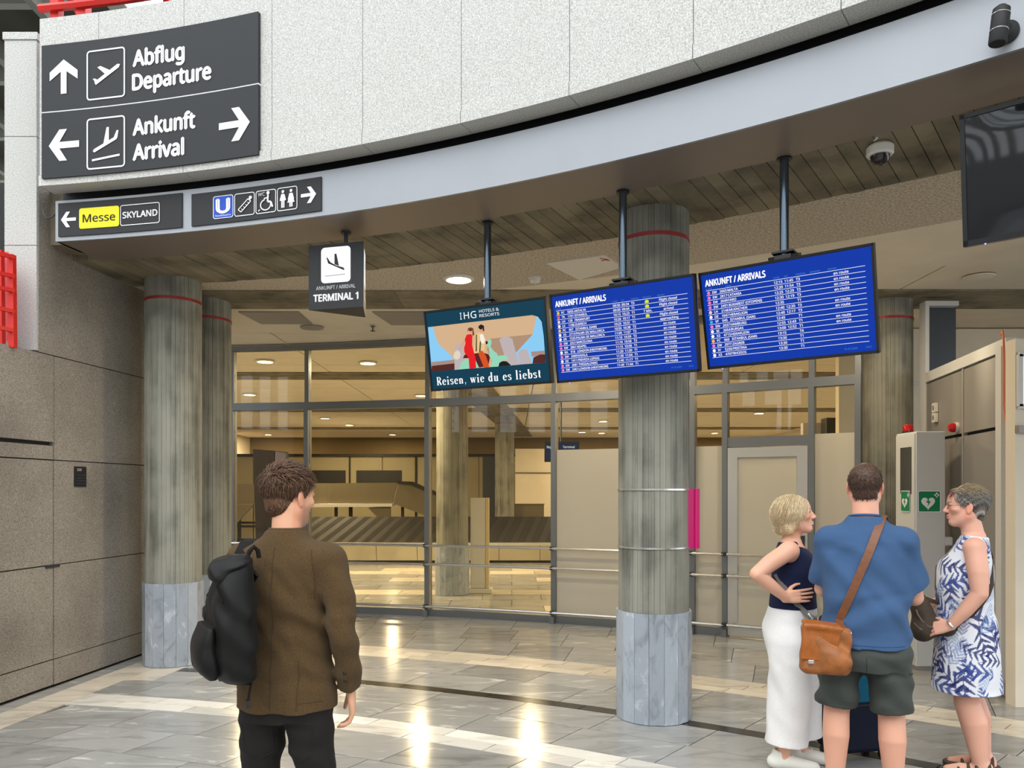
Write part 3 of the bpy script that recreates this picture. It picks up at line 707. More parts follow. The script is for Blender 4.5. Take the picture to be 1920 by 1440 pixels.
for k, (a, b) in enumerate(((A, B), (B, C3), (C3, A))):
    L_ = (b - a).length; f0 = face_fn(a, b, .002); f9 = face_fn(a, b, .004); cx = L_ / 2; s = L_ / .466
    d = D2(); d.rrect(cx - .125 * s, zb + .20, cx + .125 * s, zb + .475, .03 * s); d.build('backlit_plate', lit, hs, f0)
    d = D2(); x0, w0, z0, h0 = cx - .12 * s, .24 * s, zb + .20, .27
    q = lambda pts: [(x0 + w0 * x, z0 + h0 * y) for x, y in pts]
    d.poly(q([(.22, .64), (.80, .34), (.78, .41), (.24, .56), (.20, .72)])) ; d.poly(q([(.24, .55), (.17, .73), (.21, .73), (.33, .57)])); d.poly(q([(.46, .52), (.46, .82), (.53, .82), (.62, .46)])); d.poly(q([(.12, .19), (.84, .21), (.84, .225), (.12, .205)])); d.poly(q([(.22, .60), (.80, .33), (.82, .37), (.24, .56)]))
    d.build('landing_symbol', M['sign'], hs, f9)
    d = D2(); d.text('ANKUNFT / ARRIVAL', cx, zb + .150, .028, .335 * s, .01, 'c'); d.build('arrival_lettering', M['white'], hs, f9); d = D2(); d.text('TERMINAL 1', cx, zb + .062, .052, .385 * s, .034, 'c'); d.build('terminal_lettering', emit('lit_letters', (1, 1, 1), .85) if k == 0 else M['white'], hs, f9)

# ================================================================== MONITORS
FR = pbr('monitor_black', srgb(22, 22, 24), .35)
def monitor(c, yaw, tilt, label, name='arrivals_monitor', W=1.04, H=.62, pole_x=None, bez=.014):
    c = Vector(c); r = Vector((math.cos(yaw), -math.sin(yaw), 0)); n0 = Vector((-math.sin(yaw), -math.cos(yaw), 0))
    up = n0 * math.sin(tilt) + Vector((0, 0, math.cos(tilt))); n = n0 * math.cos(tilt) - Vector((0, 0, math.sin(tilt)))
    fn = lambda u, v, w_=0.0: c + r * u + up * v + n * w_
    t = thing(name, label, 'monitor', tuple(c))
    def slab(u0, u1, v0, v1, w0, w1): return [fn(u0, v0, w0), fn(u1, v0, w0), fn(u1, v1, w0), fn(u0, v1, w0), fn(u0, v0, w1), fn(u1, v0, w1), fn(u1, v1, w1), fn(u0, v1, w1)]
    MB().hexa(slab(-W / 2, W / 2, -H / 2, H / 2, -.05, -.003)).build('housing', FR, t)
    for q in ((-W / 2, W / 2, H / 2 - bez, H / 2), (-W / 2, W / 2, -H / 2, -H / 2 + bez * 1.3), (-W / 2, -W / 2 + bez, -H / 2, H / 2), (W / 2 - bez, W / 2, -H / 2, H / 2)):
        MB().hexa(slab(*q, -.003, .004)).build('bezel', FR, t)
    MB().hexa(slab(-W * .34, W * .34, -H * .32, H * .36, -.16, -.05)).build('rear_mount', FR, t)
    bx = fn(0, H / 2 + .02, -.09)
    px_, py_ = bx.x, bx.y
    MB().tube([(px_, py_, bx.z - .06), (px_, py_, Z_SOFF)], .027, 16).build('pole', pbr('pole_metal', srgb(96, 108, 120), .18, .9), t, smooth=True)
    MB().lathe([(.045, Z_SOFF - .012), (.045, Z_SOFF)], (px_, py_, 0), 20).build('ceiling_flange', FR, t)
    MB().box((px_, py_, bx.z + .012), (.13, .09, .012), -yaw).box((px_, py_, bx.z - .03), (.10, .07, .05), -yaw).build('clamp', FR, t)
    MB().hexa(slab(-.09, .09, H * .3, H / 2 + .02, -.13, -.06)).build('bracket', FR, t)
    MB().ball(fn(-W / 2 + .1, -H / 2 - .002, 0), .005, 8).build('status_lamp', emit('status', (.4, .3, 1), 2), t)
    return t, fn
SW, SH = 1.04 - .03, .62 - .035
SC_BLUE = emit('screen_blue', srgb(14, 60, 178), .80); SC_WHITE = emit('screen_white', (1, 1, 1), .95); SC_LB = emit('screen_lightblue', srgb(80, 150, 235), .8); SC_YEL = emit('screen_yellow', srgb(214, 230, 40), .95)
SC = {k: emit('screen_' + k, srgb(*c), .95) for k, c in {'pc': (240, 190, 60), 'tk': (220, 110, 110), 'lh': (250, 205, 180), 'lx': (250, 250, 250), 'ew': (240, 120, 190), 'vf': (70, 170, 240)}.items()}
ROW2 = [('PC', '5005', 'ANTALYA', '09:50', '09:34', 'T3', '*', 'Flight closed'), ('TK', '1701', 'ISTANBUL', '09:50', '09:44', 'T1', '*', 'Flight closed'), ('LH', '128', 'FRANKFURT', '10:15', '10:23', 'T1', '7 Min.', 'arrived'), ('LX', '1188', 'ZUERICH', '10:20', '10:17', 'T1', '*', 'Flight closed'), ('PC', '967', 'ISTANBUL (SAW)', '10:25', '10:31', 'T1', '', 'approaching'), ('X3', '2715', 'PALMA DE MALLORCA', '10:55', '10:38', 'T3', '', 'en route'), ('DE', '1525', 'PALMA DE MALLORCA', '11:05', '11:07', 'T3', '', 'en route'), ('EW', '2521', 'BARCELONA', '11:10', '10:59', 'T3', '', 'en route'), ('EW', '2861', 'NEAPEL', '11:10', '10:58', 'T3', '', 'en route'), ('BA', '918', 'LONDON (HEATHROW)', '11:15', '10:58', 'T1', '', 'en route'), ('EW', '2689', 'KAVALA', '11:20', '11:30', 'T1', '', 'en route'), ('DE', '1411', 'PREVEZA-LEFKAS', '11:30', '11:04', 'T1', '', 'en route'), ('EW', '2681', 'THESSALONIKI', '11:40', '11:17', 'T1', '', 'en route'), ('EW', '2461', 'LONDON (HEATHROW)', '11:45', '11:44', 'T1', '', 'en route')]
ROW3 = [('EW', '2665', 'MALTA', '12:15', '11:45', 'T3', '', 'en route'), ('EW', '2817', 'CATANIA', '12:20', '11:54', 'T3', '', 'en route'), ('EW', '2649', 'FARO', '12:25', '12:29', 'T3', '', 'en route'), ('EW', '2491', 'BUKAREST (OTOPENI)', '12:30', '12:19', 'T3', '', 'en route'), ('LH', '2146', 'MUENCHEN', '12:35', '', 'T1', '', ''), ('DE', '1647', 'HERAKLION', '12:40', '12:20', 'T3', '', 'en route'), ('VF', '045', 'ISTANBUL (SAW)', '12:40', '12:17', 'T3', '', 'en route'), ('EW', '2037', 'HAMBURG', '12:45', '', 'T1', '', ''), ('3E', '2054', 'BURGAS', '12:55', '12:43', 'T1', '', 'en route'), ('X3', '4715', 'HERAKLION', '13:00', '12:52', 'T1', '', 'en route'), ('PC', '969', 'ISTANBUL (SAW)', '13:15', '', 'T4', '', ''), ('EW', '2977', 'ZAGREB', '13:30', '', 'T1', '', ''), ('IV', '5230', 'PRISTINA', '13:30', '', 'T1', '', ''), ('X3', '4707', 'RHODOS', '13:30', '', 'T1', '', '')]
def board(t, fn, rows, stamp):
    D2().rect(-SW / 2, -SH / 2, SW / 2, SH / 2).build('screen', SC_BLUE, t, lambda u, v: fn(u, v, -.001))
    f2_ = lambda u, v: fn(u, v, .0005)
    X = lambda s: -SW / 2 + SW * s
    Y = lambda tt: SH / 2 - SH * tt
    d = D2(); d.text('ANKUNFT / ARRIVALS', X(.022), Y(.125), .038, SW * .385, .034); d.build('headline', SC_WHITE, t, f2_)
    d = D2()
    for s, tx in ((.025, 'FLIGHT'), (.155, 'FROM'), (.45, 'SCHED'), (.515, 'EXP'), (.58, 'TERMINAL'), (.665, 'BAGGAGE'), (.765, 'REMARK')): d.text(tx, X(s), Y(.163 if s < .4 else .158), .009)
    d.text(stamp[0], X(.83), Y(.968), .010); d.text(stamp[1], X(.945), Y(.968), .010); d.build('column_heads', SC_LB, t, f2_)
    p = .0523
    for i in range(15): D2().rect(X(.025), Y(.172 + p * i) - .0012, X(.965), Y(.172 + p * i) + .0012).build('row_line', SC_WHITE, t, f2_)
    for i, (al, nr, to, a, b, tm, bg_, rm) in enumerate(rows):
        y = Y(.172 + p * i + .040); cap = .0150; d = D2(); d3 = D2(); d4 = D2(); d5 = D2()
        d5.text(al, X(.065), y, cap, None, .012); d5.build('airline_code', SC_WHITE, t, f2_); d5 = D2(); d.text(nr, X(.112), y, cap, None, .012); d3.text(to, X(.163), y, cap, None, .012)
        d4.text(a, X(.452), y, cap, None, .012); d4.text(b, X(.515), y, cap, None, .012); d4.text(tm, X(.582), y, cap, None, .012); d5.text(rm, X(.835), y, cap, None, .012, 'c')
        if bg_ == '*': D2().rect(X(.678), y - .002, X(.704), y + .014).rect(X(.686), y + .014, X(.696), y + .018).build('baggage_symbol', SC_YEL, t, f2_)
        else: d5.text(bg_, X(.665), y, cap, None, .012)
        D2().disc(X(.040), y + .007, .0105).build('airline_dot', SC[{'PC': 'pc', 'TK': 'tk', 'LH': 'lh', 'EW': 'ew', 'VF': 'vf'}.get(al, 'lx')], t, f2_)
        for nm_, q_ in (('flight_number', d), ('destination', d3), ('times', d4), ('remark', d5)):
            if q_.v: q_.build(nm_, SC_WHITE, t, f2_)
m2, fn2 = monitor((.74, 5.226, 2.742), .541, .19, 'blue arrivals monitor in the middle, listing Antalya first'); board(m2, fn2, ROW2, ('01.07.2025', '10:21'))
m3, fn3 = monitor((1.665, 4.73, 2.765), .632, .262, 'blue arrivals monitor on the right, listing Malta first'); board(m3, fn3, ROW3, ('01.07.2025', '10:21'))
m1, fn1 = monitor((-.199, 5.829, 2.757), .469, .175, 'advertising monitor showing a couple on a mint scooter', 'advert_monitor')
# ---- advertisement: flat picture in layers on the screen
def ad():
    # picture coordinates: pixels of the enlarged photograph mapped to the screen through its corners
    TL, TR, BR, BL = np.array([98, 300.]), np.array([1660, 95.]), np.array([1740, 1215.]), np.array([195, 1335.])
    def inv(x, y):
        s, t = .5, .5
        for _ in range(12):
            P = TL * (1 - s) * (1 - t) + TR * s * (1 - t) + BR * s * t + BL * (1 - s) * t - np.array([x, y])
            Js = (TR - TL) * (1 - t) + (BR - BL) * t; Jt = (BL - TL) * (1 - s) + (BR - TR) * s
            dd = np.linalg.solve(np.stack([Js, Jt], 1), P); s -= dd[0]; t -= dd[1]
        return (-.52 + 1.04 * s, .31 - .62 * t)
    lay = [0]; ad_mats = {}
    def P(name, col, polys, st=.9):
        lay[0] += 1; k = lay[0]
        for pl in polys: D2().poly([inv(*p) for p in pl]).build(name, ad_mats.setdefault(name, None) or ad_mats.update({name: emit('ad_' + name, srgb(*col), st)}) or ad_mats[name], m1, lambda u, v: fn1(u, v, -.001 + .00025 * k))
    D2().rect(-SW / 2, -SH / 2, SW / 2, SH / 2).build('screen', emit('ad_teal', srgb(16, 66, 88), .8), m1, lambda u, v: fn1(u, v, -.0015))
    P('sky', (140, 205, 245), [[(155, 500), (1500, 335), (1570, 355), (1615, 420), (1640, 600), (1665, 945), (205, 1072)]])
    P('canopy', (214, 178, 140), [[(220, 492), (1500, 335), (1555, 350), (1510, 580), (1310, 815), (1250, 985), (520, 1045), (480, 870), (300, 715), (255, 610)]])
    P('canopy_shade', (176, 144, 118), [[(980, 640), (1510, 580), (1310, 815), (1200, 900), (1000, 930), (940, 780)]])
    P('concrete_leg', (190, 178, 180), [[(1098, 650), (1140, 618), (1200, 608), (1260, 640), (1345, 975), (1225, 985), (1160, 850)], [(1330, 820), (1380, 770), (1445, 780), (1505, 960), (1345, 972)], [(525, 740), (580, 690), (640, 690), (650, 1035), (515, 1048)]])
    P('roof_line', (168, 140, 132), [[(200, 950), (515, 915), (515, 965), (205, 1000)], [(1490, 805), (1655, 790), (1660, 850), (1500, 870)]])
    P('roof_tiles', (84, 40, 36), [[(203, 1000), (515, 962), (515, 1046), (205, 1072)], [(1520, 880), (1600, 840), (1660, 840), (1665, 945), (1510, 958)]])
    P('scooter', (150, 215, 185), [[(580, 1040), (600, 960), (660, 905), (760, 890), (830, 880), (840, 1018)], [(930, 690), (960, 655), (995, 650), (1000, 700), (985, 740), (1030, 800), (1070, 830), (1080, 860), (1180, 850), (1220, 900), (1120, 930), (1085, 1000), (985, 1006), (1010, 930), (975, 870), (965, 760)]])
    P('scooter_seat', (90, 28, 34), [[(628, 895), (650, 850), (770, 790), (960, 840), (980, 880), (960, 990), (840, 1015), (780, 890)]])
    P('wheel', (24, 26, 30), [[(1088, 998), (1100, 950), (1140, 928), (1190, 930), (1235, 970), (1245, 985)], [(920, 680), (945, 665), (955, 700), (930, 715)]])
    P('helmet', (224, 214, 198), [[(500, 870), (520, 815), (555, 790), (590, 815), (598, 860), (575, 905), (540, 915), (512, 900)]])
    P('skin', (226, 160, 124), [[(645, 650), (668, 665), (600, 790), (572, 785)], [(705, 520), (750, 515), (760, 560), (740, 580), (715, 575)], [(845, 500), (890, 490), (900, 545), (870, 560), (850, 545)], [(790, 590), (830, 600), (930, 690), (905, 710), (800, 640)]])
    P('hair', (120, 62, 36), [[(690, 560), (695, 510), (725, 495), (765, 505), (780, 590), (755, 605), (755, 530), (705, 530)]])
    P('dark_hair', (40, 28, 26), [[(830, 500), (840, 470), (870, 455), (905, 475), (908, 540), (892, 545), (885, 505), (850, 515)], [(712, 528), (748, 522), (748, 540), (715, 545)], [(845, 505), (882, 500), (882, 518), (850, 522)]])
    P('shirt', (236, 196, 140), [[(790, 585), (835, 560), (890, 570), (925, 650), (905, 800), (850, 820), (765, 835), (785, 700)]])
    P('shirt_print', (96, 84, 60), [[(800, 590), (815, 585), (815, 800), (795, 810)], [(850, 680), (870, 670), (860, 815), (840, 815)]])
    P('vest', (245, 240, 230), [[(850, 590), (890, 580), (915, 650), (905, 700), (870, 700)]])
    P('orange_trousers', (214, 84, 34), [[(830, 830), (880, 790), (930, 860), (965, 970), (972, 1010), (905, 1015), (850, 880)]])
    P('red_dress', (232, 28, 34), [[(655, 650), (680, 590), (735, 580), (755, 600), (752, 720), (770, 800), (795, 880), (803, 1020), (715, 1030), (705, 890), (650, 820), (645, 760), (665, 700)]])
    d = D2()
    def L_(body, x, y, x2, cap, bold=0.0):
        u, v = inv(x, y); u2, _ = inv(x2, y - (x2 - x) * .13); d.text(body, u, v, cap, u2 - u, bold)
    L_('I', 598, 398, 620, .050, .0); L_('H', 650, 391, 716, .050, .0); L_('G', 738, 380, 810, .050, .0)
    L_('HOTELS &', 845, 308, 1098, .021); L_('RESORTS', 850, 365, 1102, .021)
    d.build('brand_lettering', SC_WHITE, m1, lambda u, v: fn1(u, v, .006))
    # high-contrast serif slogan drawn stroke by stroke
    S = D2()
    def st(pts, thick=.2, thin=.045):
        prev = None
        for i, p in enumerate(pts):
            a = pts[max(i - 1, 0)]; b = pts[min(i + 1, len(pts) - 1)]; dx, dy = b[0] - a[0], b[1] - a[1]; l = math.hypot(dx, dy) or 1
            wv = thin + (thick - thin) * abs(dy / l) ** 1.6
            cur = ((p[0] - dy / l * wv / 2, p[1] + dx / l * wv / 2), (p[0] + dy / l * wv / 2, p[1] - dx / l * wv / 2))
            if prev: out.append([prev[0], prev[1], cur[1], cur[0]])
            prev = cur
    def arc_(cx, cy, rx, ry, a0, a1, n=14): return [(cx + rx * math.cos(math.radians(a0 + (a1 - a0) * k / n)), cy + ry * math.sin(math.radians(a0 + (a1 - a0) * k / n))) for k in range(n + 1)]
    def serif(x, y, w_=.34): out.append([(x - w_ / 2, y - .02), (x + w_ / 2, y - .02), (x + w_ / 2, y + .03), (x - w_ / 2, y + .03)])
    G = {}
    def glyph(ch):
        x = .62   # x-height; caps 1.0
        if ch == 'R': st([(.14, 0), (.14, 1)]); serif(.14, 0); serif(.10, .97, .26); st([(.14, .98)] + arc_(.3, .74, .27, .24, 90, -90) + [(.14, .5)]); st([(.34, .5), (.66, 0)], .26); return .72
        if ch == 'e': st([(.08, .36), (.5, .36)]); st(arc_(.3, .31, .22, .32, 5, 320)); return .58
        if ch in 'il': h_ = x if ch == 'i' else 1.08; st([(.16, 0), (.16, h_)]); serif(.16, 0); serif(.09, h_ - .03, .18); (out.append([(q[0], q[1]) for q in arc_(.16, .9, .11, .09, 0, 330, 10)]) if ch == 'i' else None); return .34
        if ch == 's': st([(.42, .5)] + arc_(.25, .47, .17, .16, 50, 200, 8) + arc_(.25, .16, .18, .17, 60, -160, 10)); return .5
        if ch in 'nu':
            st([(.14, 0), (.14, x)]); st([(.5, 0), (.5, .44 if ch == 'n' else x)])
            if ch == 'n': st([(.14, .46)] + arc_(.33, .44, .17, .18, 140, 0, 8)); serif(.14, 0, .28); serif(.5, 0, .28); serif(.09, x - .03, .16)
            else: st(arc_(.32, .18, .18, .18, 180, 330, 8)); serif(.09, x - .03, .16); serif(.45, x - .03, .16); serif(.55, 0, .16)
            return .68
        if ch == 'd': st(arc_(.27, .31, .2, .31, 20, 340)); st([(.48, 0), (.48, 1.08)]); serif(.42, 1.05, .16); serif(.55, 0, .14); return .66
        if ch == 'b': st(arc_(.35, .31, .2, .31, 160, -160)); st([(.14, 0), (.14, 1.08)]); serif(.08, 1.05, .16); return .62
        if ch == 't': st([(.2, .86), (.2, .12), (.26, .02), (.38, .06)]); out.append([(.04, x - .05), (.38, x - .05), (.38, x), (.04, x)]); return .42
        if ch == 'w': st([(.06, x), (.24, 0)]); st([(.24, 0), (.42, x)], .07); st([(.40, x), (.58, 0)]); st([(.58, 0), (.76, x)], .07); serif(.06, x - .02, .2); serif(.42, x - .02, .2); serif(.76, x - .02, .18); return .84
        if ch == ',': out.append([(.1, .12), (.1, 0), (.2, 0), (.22, .1)]); out.append([(.14, 0), (.22, .06), (.12, -.2), (.08, -.18)]); return .3
        return .34
    words = 'Reisen, wie du es liebst'; x = 0; glyphs = []
    for ch in words:
        out = []; adv = glyph(ch); glyphs.append((x, out)); x += adv + .17
    tot = x - .17; u0, v0 = inv(285, 1250); u1, v1 = inv(1618, 1140)
    k = (u1 - u0) / tot; cap = .062
    for (gx, pl), ch in list(zip(glyphs, words)) + [((0, []), ' ')]:
        for q in pl: S.poly([(u0 + (gx + a) * k, v0 + (v1 - v0) * (gx + a) / tot + b * cap) for a, b in q])
        if ch == ' ': S.build('slogan_word', SC_WHITE, m1, lambda u, v: fn1(u, v, .006)); S = D2()
ad()
# switched-off display cut by the right edge of the picture
m4, fn4 = monitor((2.76, 3.67, 3.27), .69, .16, 'switched-off glossy black display hanging at the right edge', 'switched_off_monitor', W=1.10, H=.66, bez=.022)
mb = MB(); nu, nv = 16, 10
for j in range(nv + 1):
    for i in range(nu + 1):
        u, v = -1 + 2 * i / nu, -1 + 2 * j / nv; mb.v.append(tuple(fn4(u * .528, v * .308, -.002 + .020 * (1 - u ** 4) * (1 - v ** 4))))
for j in range(nv):
    for i in range(nu): q = j * (nu + 1) + i; mb.f.append((q, q + 1, q + nu + 2, q + nu + 1))
mb.build('screen', pbr('dead_screen', (.012, .014, .018), .06), m4, smooth=True)
# ================================================================== LIGHTS AND CEILING FITTINGS
LAMP_W = 105.0
def downlight(x, y, label, r=.12, power=LAMP_W, grp='round ceiling downlights'):
    t = thing('downlight', label, 'ceiling light', (x, y, Z_SOFF), group=grp)
    MB().lathe([(r + .03, .012), (r + .03, .0), (r, -.012), (r - .004, -.004), (r - .004, .012)], (0, 0, 0), 28).build('trim_ring', M['plastic_w'], t, smooth=True, local=True)
    MB().lathe([(r - .006, -.006), (r - .006, -.002)], (0, 0, 0), 28).build('diffuser', M['lamp'], t, local=True)
    L_ = bpy.data.lights.new('downlight_lamp', 'AREA'); L_.shape = 'DISK'; L_.size = r * 1.8; L_.energy = power; L_.color = WARM
    lo = bpy.data.objects.new('downlight_lamp', L_); link(lo); lo.parent = t; lo.location = (0, 0, -.02)
    return t
DL = [(860, 524, 'lit downlight in the speckled ceiling left of the advert pole'), (497, 678, 'lit downlight just behind the glass, leftmost of the nearest pair'), (690, 681, 'lit downlight just behind the glass, left of the advert monitor'),
      (468, 740, 'lit downlight beyond the second beam, far left by the columns'), (790, 742, 'lit downlight beyond the second beam, left below the advert monitor'), (995, 742, 'lit downlight beyond the second beam, under the advert monitor'),
      (655, 797, 'lit far downlight in the middle of the baggage hall ceiling'), (736, 815, 'lit far downlight in front of the olive rear wall, right one'), (503, 815, 'lit far downlight in front of the olive rear wall, left one'),
      (1131, 790, 'lit downlight behind the glass left of the middle column, upper one'), (1128, 812, 'lit downlight behind the glass left of the middle column, lower one'),
      (1423, 775, 'lit downlight seen through the fanlight above the glass door'), (1340, 812, 'lit downlight seen in the narrow pane beside the glass door')]
for x, y, lb in DL:
    p = pixz(x, y, Z_SOFF); downlight(p[0], p[1], lb, power=LAMP_W if y > 600 else 45)
for x, y, lb in ((3.2, 11.5, 'added unseen ceiling downlight behind the right arrivals monitor'), (5.5, 14.5, 'added unseen ceiling downlight behind the column by the defibrillator cabinet'), (-5.9, 14.9, 'added unseen ceiling downlight behind the twin columns, nearer one'), (-5.2, 21.5, 'added unseen ceiling downlight behind the twin columns, farther one'), (2.4, 26.5, 'added unseen ceiling downlight far behind the middle column')):  # unseen lamps added to brighten the baggage hall, hidden behind columns and monitor
    downlight(x, y, lb)
downlight(3.0, 7.2, 'added unseen hall downlight right behind the right arrivals monitor', power=26); downlight(1.47, 8.95, 'added unseen hall downlight behind the middle arrivals monitor', power=26)  # two more unseen lamps added for warm light under the hall ceiling
def ceil_disc(x, y, r, name, label, cat, prof, mat):
    p = pixz(x, y, Z_SOFF); t = thing(name, label, cat, (p[0], p[1], Z_SOFF)); MB().lathe(prof, (0, 0, 0), 28).build('grille', mat, t, smooth=True, local=True)
    MB().lathe([(r + .012, -.003), (r + .012, .01)], (0, 0, 0), 28).build('rim', mat, t, local=True); return t
SPK = [(r_ * .13, z) for r_, z in ((.9, -.006), (1, 0), (1, .01))]
ceil_disc(1835, 521, .13, 'ceiling_speaker', 'round beige ceiling speaker right of the arrivals monitors', 'speaker', SPK, M['plaster'])
ceil_disc(585, 615, .13, 'ceiling_speaker', 'round ceiling speaker below the hanging Terminal 1 sign', 'speaker', SPK, M['panel_grey'])
ceil_disc(1003, 522, .05, 'smoke_detector', 'small white smoke detector beside the ceiling access flap', 'detector', [(.02, -.045), (.042, -.04), (.05, -.02), (.05, .0), (.055, .0), (.055, .008)], M['plastic_w'])
p = pixz(699, 612, Z_SOFF); t = thing('sprinkler_head', 'tiny dark sprinkler head in the plaster ceiling', 'sprinkler', (p[0], p[1], Z_SOFF - .06))
MB().lathe([(.008, 0), (.008, .06)], (0, 0, 0), 8).lathe([(.03, 0), (.03, .005)], (0, 0, 0), 10).lathe([(.03, .055), (.03, .06)], (0, 0, 0), 10).build('sprinkler_body', M['steel_dark'], t, local=True)
# dome camera on the soffit edge
p = pixz(1650, 272, Z_SOFF); t = thing('dome_camera', 'white dome security camera under the soffit edge', 'camera', (p[0], p[1], Z_SOFF - .1))
MB().lathe([(.066, .035), (.075, .045), (.075, .085), (.06, .10)], (0, 0, 0), 28).build('camera_housing', M['plastic_w'], t, smooth=True, local=True)
MB().lathe([(.004, -.022), (.03, -.015), (.048, .008), (.055, .036), (.05, .04)], (0, 0, 0), 24).build('dome', pbr('smoked_dome', (.03, .022, .02), .08), t, smooth=True, local=True)
MB().tube([(-.03, 0, .09), (-.05, -.02, .12), (-.055, -.05, .105), (-.06, -.09, .10)], .006, 8).build('cable', M['plastic_w'], t, smooth=True, local=True)
# bullet camera on the fascia
ph_ = phi_at(1888, R_FASC); b0 = Vector(arc(R_FASC, ph_, 0)); q = pix(1888, 62, math.hypot(0, b0.y)); zc = q[2]
t = thing('bullet_camera', 'black cylindrical camera on a round plate on the fascia', 'camera', (b0.x, b0.y, zc))
nrm = Vector((CX - b0.x, CY - b0.y, 0)).normalized(); rot = nrm.to_track_quat('Z', 'Y').to_matrix()
MB().lathe([(.052, 0), (.052, .015), (.03, .035)], (b0.x, b0.y, zc), 24, rot).build('mount_plate', M['black'], t, smooth=True)
c0 = b0 + nrm * .085 + Vector((-.02, 0, zc))
MB().tube([b0 + Vector((0, 0, zc)) + nrm * .02, c0 + Vector((0, 0, .02))], .014, 10).build('arm', M['black'], t, smooth=True)
MB().lathe([(.02, .085), (.036, .07), (.038, .03), (.038, -.085), (.034, -.09)], c0, 24, Matrix.Rotation(.12, 3, 'Y')).build('camera_barrel', M['black'], t, smooth=True)
for z in (.045, -.03): MB().lathe([(.0385, z - .002), (.0395, z), (.0385, z + .002)], c0, 24, Matrix.Rotation(.12, 3, 'Y')).build('clip_ring', M['chrome'], t, smooth=True)
# black door plate with room number on the stone wall
a, b = wp(6.87, 1.88, 0), wp(7.07, 1.72, 0)
pl = thing('room_plate', 'small black room number plate on the brown stone wall', 'sign', (a.x, a.y, 1.71))
MB().hexa([wp(6.85, 1.705, 0), wp(6.85, 1.705, .012), wp(7.0, 1.705, .012), wp(7.0, 1.705, 0), wp(6.85, 1.885, 0), wp(6.85, 1.885, .012), wp(7.0, 1.885, .012), wp(7.0, 1.885, 0)]).build('plate', M['black'], pl)
d = D2(); d.text('2009', 6.872, 1.845, .022, .062, .01); d.build('plate_number', M['white'], pl, lambda u, v: wp(u, v, .0135))
for k in range(4): MB().hexa([wp(6.862, 1.725 + .024 * k, .012), wp(6.862, 1.725 + .024 * k, .018), wp(6.988, 1.725 + .024 * k, .018), wp(6.988, 1.725 + .024 * k, .012), wp(6.862, 1.74 + .024 * k, .012), wp(6.862, 1.74 + .024 * k, .018), wp(6.988, 1.74 + .024 * k, .018), wp(6.988, 1.74 + .024 * k, .012)]).build('plate_rib', M['steel_dark'], pl)
# loose cable at the fascia's left end
t = tag(MB().tube([pix(80, 392, 6.42), pix(82, 402, 6.40), pix(88, 409, 6.38), pix(97, 408, 6.38), pix(106, 398, 6.38)], .006, 8).build('loose_cable', M['steel_dark'], None, smooth=True), 'short grey cable looping into the fascia end beside the tower', 'cable')
# ================================================================== DEFIBRILLATOR CABINET
cb = thing('defibrillator_cabinet', 'tall grey defibrillator cabinet with green heart signs', 'cabinet', (3.87, 7.35, 0))
MB().box((3.88, 7.35, 1.13), (.27, .37, 2.18)).build('body', M['panel_lt'], cb, bevel=.006)
MB().box((3.88, 7.35, .02), (.25, .35, .04)).build('plinth', M['panel_grey'], cb)
dr = MB().box((3.741, 7.35, 1.16), (.012, .345, 2.08)).build('cabinet_door', M['panel_lt'], cb)
MB().box((3.733, 7.33, 1.86), (.006, .2, .44)).build('door_window', pbr('smoked_window', srgb(66, 66, 64), .15), cb)
MB().box((3.731, 7.20, 1.08), (.012, .02, .10)).build('door_handle', M['steel_dark'], cb)
green = pbr('sign_green', srgb(0, 132, 84), .5)
def heart(d, u, v, s):
    P = []
    for k in range(28):
        a = 2 * math.pi * k / 28; P.append((u + s * 16 * math.sin(a) ** 3 / 17, v + s * (13 * math.cos(a) - 5 * math.cos(2 * a) - 2 * math.cos(3 * a) - math.cos(4 * a)) / 17))
    d.poly(P)
for nm, fn, s in (('heart_sign', lambda u, v, o: (3.865 + u, 7.163 - o, 1.57 + v), 1.0), ('heart_sign', lambda u, v, o: (3.729 - o, 7.33 - u, 1.57 + v), .8)):
    D2().rrect(-.105 * s, -.1, .105 * s, .1, .012).build('heart_sign_edge', M['white'], cb, lambda u, v: fn(u, v, .001))
    D2().rrect(-.098 * s, -.093, .098 * s, .093, .01).build('heart_sign', green, cb, lambda u, v: fn(u, v, .002))
    d = D2(); heart(d, -.012 * s, -.012, .068 * s); d.rect(.045 * s, .052, .09 * s, .066); d.rect(.06 * s, .037, .075 * s, .082); d.build('heart_symbol', M['white'], cb, lambda u, v: fn(u, v, .003))
    d = D2(); d.poly([(-.005, .035), (-.03, -.012), (-.012, -.012), (-.02, -.05), (.012, .002), (-.006, .002)]); d.build('bolt_symbol', green, cb, lambda u, v: fn(u, v, .004))
redg = pbr('red_lens', srgb(196, 14, 20), .2)
bc = thing('alarm_beacon', 'red alarm beacon standing on top of the defibrillator cabinet', 'beacon', (3.80, 7.42, 2.22))
MB().lathe([(.05, 0), (.05, .02)], (3.80, 7.42, 2.222), 20).build('beacon_base', M['steel_dark'], bc)
MB().lathe([(.046, .02), (.046, .065), (.038, .08), (.01, .082)], (3.80, 7.42, 2.222), 20).build('lens', redg, bc, smooth=True)
q = pr(.52, 2.26, .0); bs = thing('wall_siren', 'round red siren on a white base on the grey partition', 'beacon', tuple(q))
rot = pn.to_track_quat('Z', 'Y').to_matrix()
MB().lathe([(.05, 0), (.05, .025)], q, 22, rot).build('siren_base', M['plastic_w'], bs); MB().lathe([(.043, .025), (.043, .05), (.03, .075), (.008, .08)], q, 22, rot).build('lens', redg, bs, smooth=True)
q = pr(.80, 2.36, .004); so = thing('wall_socket', 'white double socket on the dark upper partition panel', 'socket', tuple(q))
